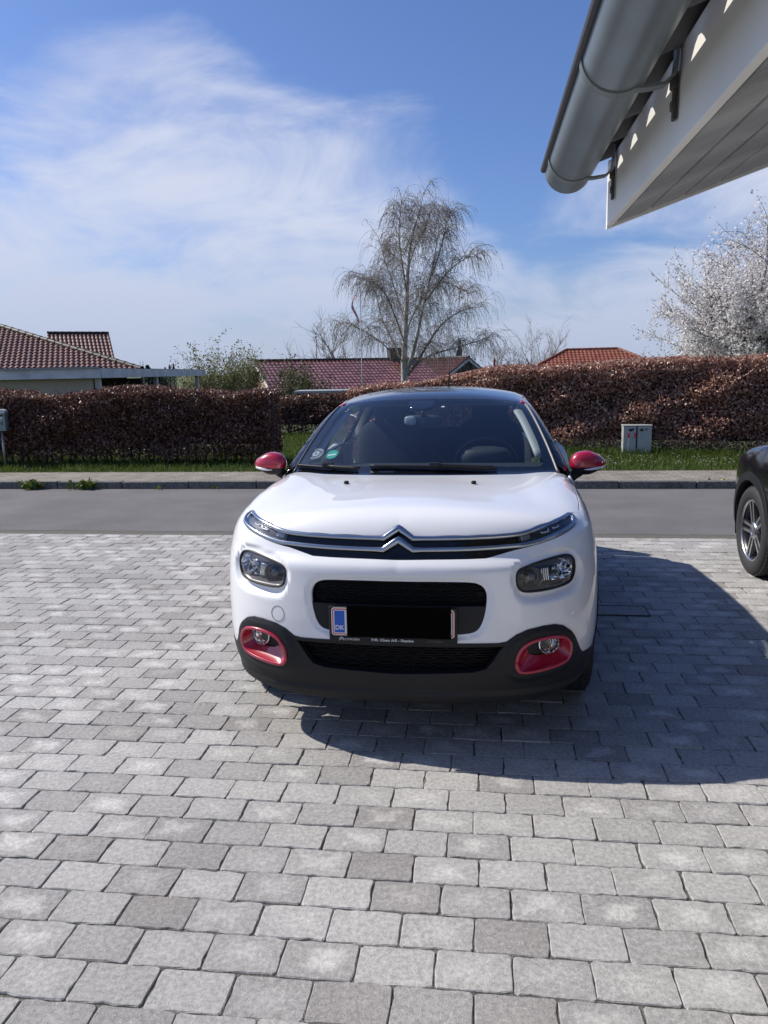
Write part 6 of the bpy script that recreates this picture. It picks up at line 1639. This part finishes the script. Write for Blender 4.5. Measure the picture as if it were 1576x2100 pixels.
# gutter: a thing of its own, hung in front of the fascia
gt = empty('rain_gutter', S(0, 0, 0), -SITE); tag(gt, 'half round zinc gutter with strap brackets hanging along the white eaves', 'gutter')
GC, GR, GZ = .240, .064, 2.140
M_ZINC = mat('zinc', (.20, .235, .245), .38, metal=.75, vary=(5, .14, 5)); M_STRAP = mat('bracket_steel', (.20, .22, .22), .5, metal=.6)
vs_ = []; fs_ = []; vl = np.linspace(-3.0, VE + .012, 24); na = 26
for v in vl:
    for a in np.linspace(180, 360, na): vs_.append((GC + GR * math.cos(R(a)), v, GZ + GR * math.sin(R(a))))
    for a in np.linspace(360, 180, na): vs_.append((GC + (GR - .003) * math.cos(R(a)), v, GZ + (GR - .003) * math.sin(R(a))))
n2 = 2 * na
for i in range(len(vl) - 1):
    for j in range(n2): fs_.append((i * n2 + j, i * n2 + (j + 1) % n2, (i + 1) * n2 + (j + 1) % n2, (i + 1) * n2 + j))
b = MB(); b.add(vs_, fs_, True); b.build('trough', M_ZINC, gt)
b = MB(); b.tube([(GC - GR - .003, -3.0, GZ + .002), (GC - GR - .003, VE + .012, GZ + .002)], .009, 10); b.build('rolled_edge', mat('gutter_edge_dark', (.035, .036, .038), .5), gt)
b = MB(); q = [(GC + (GR - .001) * math.cos(R(a)), GZ + (GR - .001) * math.sin(R(a))) for a in np.linspace(180, 360, 30)]; b.prism(q, VE - .02, VE - .017, 'y'); b.build('stop_end', M_ZINC, gt)
for v in (VE - .13, VE - .78, VE - 1.6):
    br = empty('bracket', (0, v, 0)); br.parent = gt; b = MB(); vs_ = []; fs_ = []
    path = [(GC + (GR + .003) * math.cos(R(a)), GZ + (GR + .003) * math.sin(R(a))) for a in np.linspace(176, 296, 22)] + [(GC + .050, GZ - .060), (GC + .080, GZ - .056), (GC + .098, GZ - .040), (UF - .006, GZ - .01), (UF - .006, GZ + .02)]
    for i, (x, z) in enumerate(path):
        x0, z0 = path[max(i - 1, 0)]; x1, z1 = path[min(i + 1, len(path) - 1)]; L_ = math.hypot(x1 - x0, z1 - z0) + 1e-9; nx_, nz_ = (z1 - z0) / L_, -(x1 - x0) / L_
        for (o_, w_) in ((.0, -.0125), (.0, .0125), (.005, .0125), (.005, -.0125)): vs_.append((x - nx_ * o_, w_, z - nz_ * o_))
        if i:
            for j in range(4): fs_.append((4 * i - 4 + j, 4 * i - 4 + (j + 1) % 4, 4 * i + (j + 1) % 4, 4 * i + j))
    b.add(vs_, fs_); b.build('strap', M_STRAP, br)
    b = MB(); b.box((UF - .006, .012, ZF + .085), (.007, .016, .080), bev=.002); b.box((UF - .009, .012, ZF + .110), (.010, .024, .026), bev=.003); b.box((UF - .008, .012, ZF + .070), (.009, .020, .018), bev=.003); b.build('fixing_plate', mat('rusty_steel', (.055, .050, .046), .8) if 'rusty_steel' not in MATS else MATS['rusty_steel'], br)
# ------------------------------------------------------------------ the black car at the right
SUV = dict(
    yc=1.1, ye=3.3, plan_front=[(0, 0), (.3, .012), (.5, .045), (.66, .11), (.78, .22), (.855, .38), (.890, .55), (.905, .8), (.91, 1.1)],
    plan_rear=[(.91, 3.3), (.905, 3.8), (.885, 4.15), (.82, 4.38), (.65, 4.52), (.35, 4.60), (0, 4.62)], plan_side=[(1.1, .91), (2.2, .895), (3.3, .91)],
    prof_front=[(0, .14), (.2, .07), (.3, .02), (.45, 0), (.65, 0), (.8, .02), (.9, .05), (1.0, .09), (1.2, .2)],
    prof_side=[(0, .14), (.2, .06), (.35, .012), (.5, .0), (.7, .0), (.85, .012), (.95, .035), (1.05, .07), (1.2, .13)],
    hood=[(0, .84), (.1, .90), (.25, .955), (.5, 1.005), (.8, 1.045), (1.1, 1.07), (1.5, 1.09), (3.5, 1.12), (4.8, 1.08)], drop=[(0, .08), (.5, .055), (1.0, .03), (2, .02), (4, .03)],
    roof=[(1.4, 1.45), (1.9, 1.60), (2.3, 1.655), (2.8, 1.665), (3.4, 1.645), (4.0, 1.60), (4.6, 1.52)], ws=(1.28, 1.07, 2.05, 1.60, .16, .02), rw=(4.30, 1.56, 4.58, 1.0, .06), rcrown=.05,
    gside=[(.9, .87), (1.05, .83), (1.15, .79), (1.3, .74), (1.5, .665), (1.6, .62), (1.75, .54)], gw=lambda y: -.03 * sstep(3.2, 4.5, y), kh=.14, zb=.2)
B2 = CarBody(SUV)
SUVC = (2.05 + .905, 6.09 + .90)
suv = empty('parked_car', S(SUVC[0], SUVC[1], 0), math.pi - SITE); tag(suv, 'black sport utility car with double spoke alloy wheels beside the drive', 'car')
k2 = Skin(B2, suv); AF, AR, T2, RB = .90, 3.73, .345, .405
M_BLK2 = mat('metallic_black_paint', (.006, .007, .009), .18, coat=.55, spec=.25)
fhalf = [(0, .24), (.55, .25), (.9, .28), (1.02, .34), (1.02, .90), (.9, .915), (.7, .90), (.4, .87), (0, .855)]
INT2 = [(-.42, .36), (.42, .36), (.46, .62), (.36, .70), (-.36, .70), (-.46, .62)]
HL = np.array([(.50, .66), (.86, .70), (.90, .78), (.84, .82), (.52, .76)])
F2 = np.array(fhalf, float); k2.panel('front_bumper', 'front', np.concatenate([F2, mir(F2[::-1])[1:-1]]), [INT2, HL, mir(HL)], .03, 0, None, M_BLK2)
k2.panel('radiator_grille', 'front', INT2, [], .05, -.02, None, M_GRILLE, skirt=0)
for q in (HL, mir(HL)): hl = k2.panel('headlight', 'front', q, [], .04, -.012, None, M_REFL, skirt=0); k2.panel('lens', 'front', q, [], .04, -.002, None, G_LENS, parent=hl, skirt=0)
hx2 = lambda y: np.interp(y, [.2, .4, .7, 1.1, 1.4], [.66, .76, .80, .81, .80])
cow = lambda x: 1.25 + .16 * (x / .75) ** 2
pts = [(x, .16 + .42 * (x / .8) ** 2.6) for x in np.linspace(0, .72, 12)] + [(hx2(y), y) for y in np.linspace(.55, 1.36, 10)] + [(x, cow(x)) for x in np.linspace(.78, 0, 12)]
h2_ = np.array(pts, float); k2.panel('bonnet', 'top', np.concatenate([h2_, mir(h2_[::-1])[1:-1]]), [], .035, 0, None, M_BLK2)
def top2(y, x): return B2.top(np.stack([x, y], 1))[:, 2]
yy = np.linspace(.52, 1.38, 14); zt2 = top2(yy, hx2(yy)) - .004
zb2 = lambda y: 1.06 + .01 * y
arc2 = lambda cy, r_, a0, a1, n=26: [(cy + r_ * math.cos(R(a)), T2 + r_ * math.sin(R(a))) for a in np.linspace(a0, a1, n)]
wing = [(.40, .50)] + arc2(AF, RB + .045, 155, 2) + [(1.42, .34), (1.42, 1.0), (1.40, zt2[-1])] + list(zip(yy[::-1], zt2[::-1])) + [(.42, .90)]
dr1 = [(1.425, .34), (2.42, .34), (2.42, zb2(2.4)), (1.6, zb2(1.6)), (1.425, 1.04)]
dr2 = [(2.425, .34), (AR - RB - .05, .34)] + arc2(AR, RB + .045, 178, 120, 10)[1:] + [(3.55, .80), (3.56, zb2(3.5)), (2.425, zb2(2.4))]
qt = [(3.555, .80)] + arc2(AR, RB + .045, 112, 5, 18) + [(4.25, .42), (4.28, .95), (4.2, 1.1), (3.565, zb2(3.5))]
wx2 = lambda y: np.interp(y, [1.45, 1.7, 1.95, 2.12], [.76, .70, .64, .60])
rx2 = lambda y: np.interp(y, [2.12, 2.6, 3.4, 4.2], [.595, .62, .61, .56])
hd2 = lambda x: 2.03 + .08 * (x / .6) ** 2
w2_ = np.array([(x, cow(x) + .02) for x in np.linspace(0, .74, 12)] + [(wx2(y), y) for y in np.linspace(1.5, 2.08, 8)] + [(x, hd2(x)) for x in np.linspace(.58, 0, 10)]); k2.panel('windscreen', 'top', np.concatenate([w2_, mir(w2_[::-1])[1:-1]]), [], .05, 0, None, G_SIDE, skirt=0)
r2_ = np.array([(x, hd2(x) + .008) for x in np.linspace(0, .58, 10)] + [(rx2(y), y) for y in np.linspace(2.2, 4.2, 12)] + [(x, 4.30 - .05 * (x / .56) ** 2) for x in np.linspace(.54, 0, 8)]); k2.panel('roof', 'top', np.concatenate([r2_, mir(r2_[::-1])[1:-1]]), [], .05, 0, None, M_BLK2)
ya = np.linspace(1.55, 2.08, 8); za = top2(ya, wx2(ya)); yr = np.linspace(2.25, 4.15, 10); zr2 = top2(yr, rx2(yr) + .004); tl2 = lambda y: np.interp(y, np.concatenate([ya, yr]), np.concatenate([za, zr2]))
for kind in ('side', 'left'):
    k2.panel('wing', kind, wing, [], .03, 0, None, M_BLK2)
    for d, yh in ((k2.panel('front_door', kind, dr1, [], .05, 0, None, M_BLK2), 2.25), (k2.panel('rear_door', kind, dr2, [], .05, 0, None, M_BLK2), 3.2)):
        P, n = k2.map(kind, np.array([(yh - .1, .93), (yh, .935), (yh + .08, .93)]), .03); vs_, fs_ = k2.bar(P, n, .015, .01); MB().add(vs_, fs_, True).build('door_handle', M_CHROME, d)
    k2.panel('rear_quarter', kind, qt, [], .05, 0, None, M_BLK2)
    for cy in (AF, AR): k2.panel('arch_trim', kind, arc2(cy, RB + .045, -6, 186, 36) + arc2(cy, RB - .015, 186, -6, 36), [], .03, .010, None, M_PLASTIC, skirt=.06)
    k2.panel('sill_trim', kind, [(AF + RB + .03, .22), (AR - RB - .03, .22), (AR - RB - .03, .335), (AF + RB + .03, .335)], [], .06, .01, None, M_PLASTIC)
    wA = [(1.85, zb2(1.8) + .02), (2.38, zb2(2.4) + .02), (2.38, 1.50), (2.22, 1.50), (2.0, 1.38)]; wB = [(2.46, zb2(2.5) + .02), (3.5, zb2(3.5) + .02), (3.5, 1.47), (2.46, 1.50)]
    fr = k2.panel('window_frame', kind, [(y, tl2(y) - .004) for y in np.linspace(1.58, 4.1, 30)] + [(y, zb2(y) + .004) for y in np.linspace(4.2, 1.5, 14)], [wA, wB], .05, 0, None, M_GLOSSBLK)
    for w_ in (wA, wB): k2.panel('side_window', kind, w_, [], .06, -.004, None, G_SIDE, parent=fr, skirt=0)
k2.panel('tailgate', 'rear', [(-.72, .5), (.72, .5), (.74, 1.05), (-.74, 1.05)], [], .05, 0, None, M_BLK2); k2.panel('rear_window', 'rear', [(-.6, 1.08), (.6, 1.08), (.5, 1.46), (-.5, 1.46)], [], .06, 0, None, G_SIDE, skirt=0); k2.panel('rear_bumper', 'rear', [(-.82, .26), (.82, .26), (.82, .49), (-.82, .49)], [], .05, .01, None, M_PLASTIC)
b = MB(); b.box((0, 2.3, .42), (1.2, 4.0, .36)); b.box((0, .75, .75), (1.2, .95, .3)); b.build('floor_light_block', M_CABIN, suv)  # floor plus an added dark block against light through the gaps
b = MB(); b.prism([(1.4, .95), (1.75, 1.06), (2.0, .95), (2.0, .6), (1.4, .6)], -.7, .7, 'x'); b.build('dashboard', M_CABIN, suv)
for cx in (-.37, .37):
    st = empty('front_seat'); st.parent = suv; st.location = (cx, 2.5, .65); b = MB(); b.ball((0, .3, .38), (.5, .2, .7), 4, 20, 12); b.build('backrest', M_SEAT, st); b = MB(); b.ball((0, 0, 0), (.5, .55, .2), 4, 20, 10); b.build('cushion', M_SEAT, st); b = MB(); b.ball((0, .35, .83), (.27, .11, .18), 3, 16, 8); b.build('headrest', M_SEAT, st)
M_RIMBLK = mat('rim_dark', (.012, .012, .013), .35)
for sg in (1, -1):
    for cy in (AF, AR):
        b = MB(); vs_ = []; fs_ = []
        for i, a in enumerate(np.linspace(-15, 195, 22)):
            for x in (.58, .875): vs_.append((sg * x, cy + (RB - .004) * math.cos(R(a)), T2 + (RB - .004) * math.sin(R(a))))
            if i: fs_.append((2 * i - 2, 2 * i - 1, 2 * i + 1, 2 * i))
        b.add(vs_, fs_, True); b.box((sg * .575, cy, .5), (.01, .8, .6)); b.build('wheel_well', M_CABIN, suv)
        wheel(suv, (sg * .785, cy, T2), sg, T2, .225, .236, 'split', 5, M_TYRE, M_ALLOY, M_RIMBLK)
    mr = empty('door_mirror', (sg * .98, 1.72, 1.12)); mr.parent = suv; b = MB(); b.ball((0, 0, 0), (.22, .12, .15), 3, 18, 10); b.build('cap', M_BLK2, mr); b = MB(); b.tube([(-sg * .06, 0, -.05), (-sg * .13, .02, -.09)], .03, 8); b.build('mirror_arm', M_PLASTIC, mr)
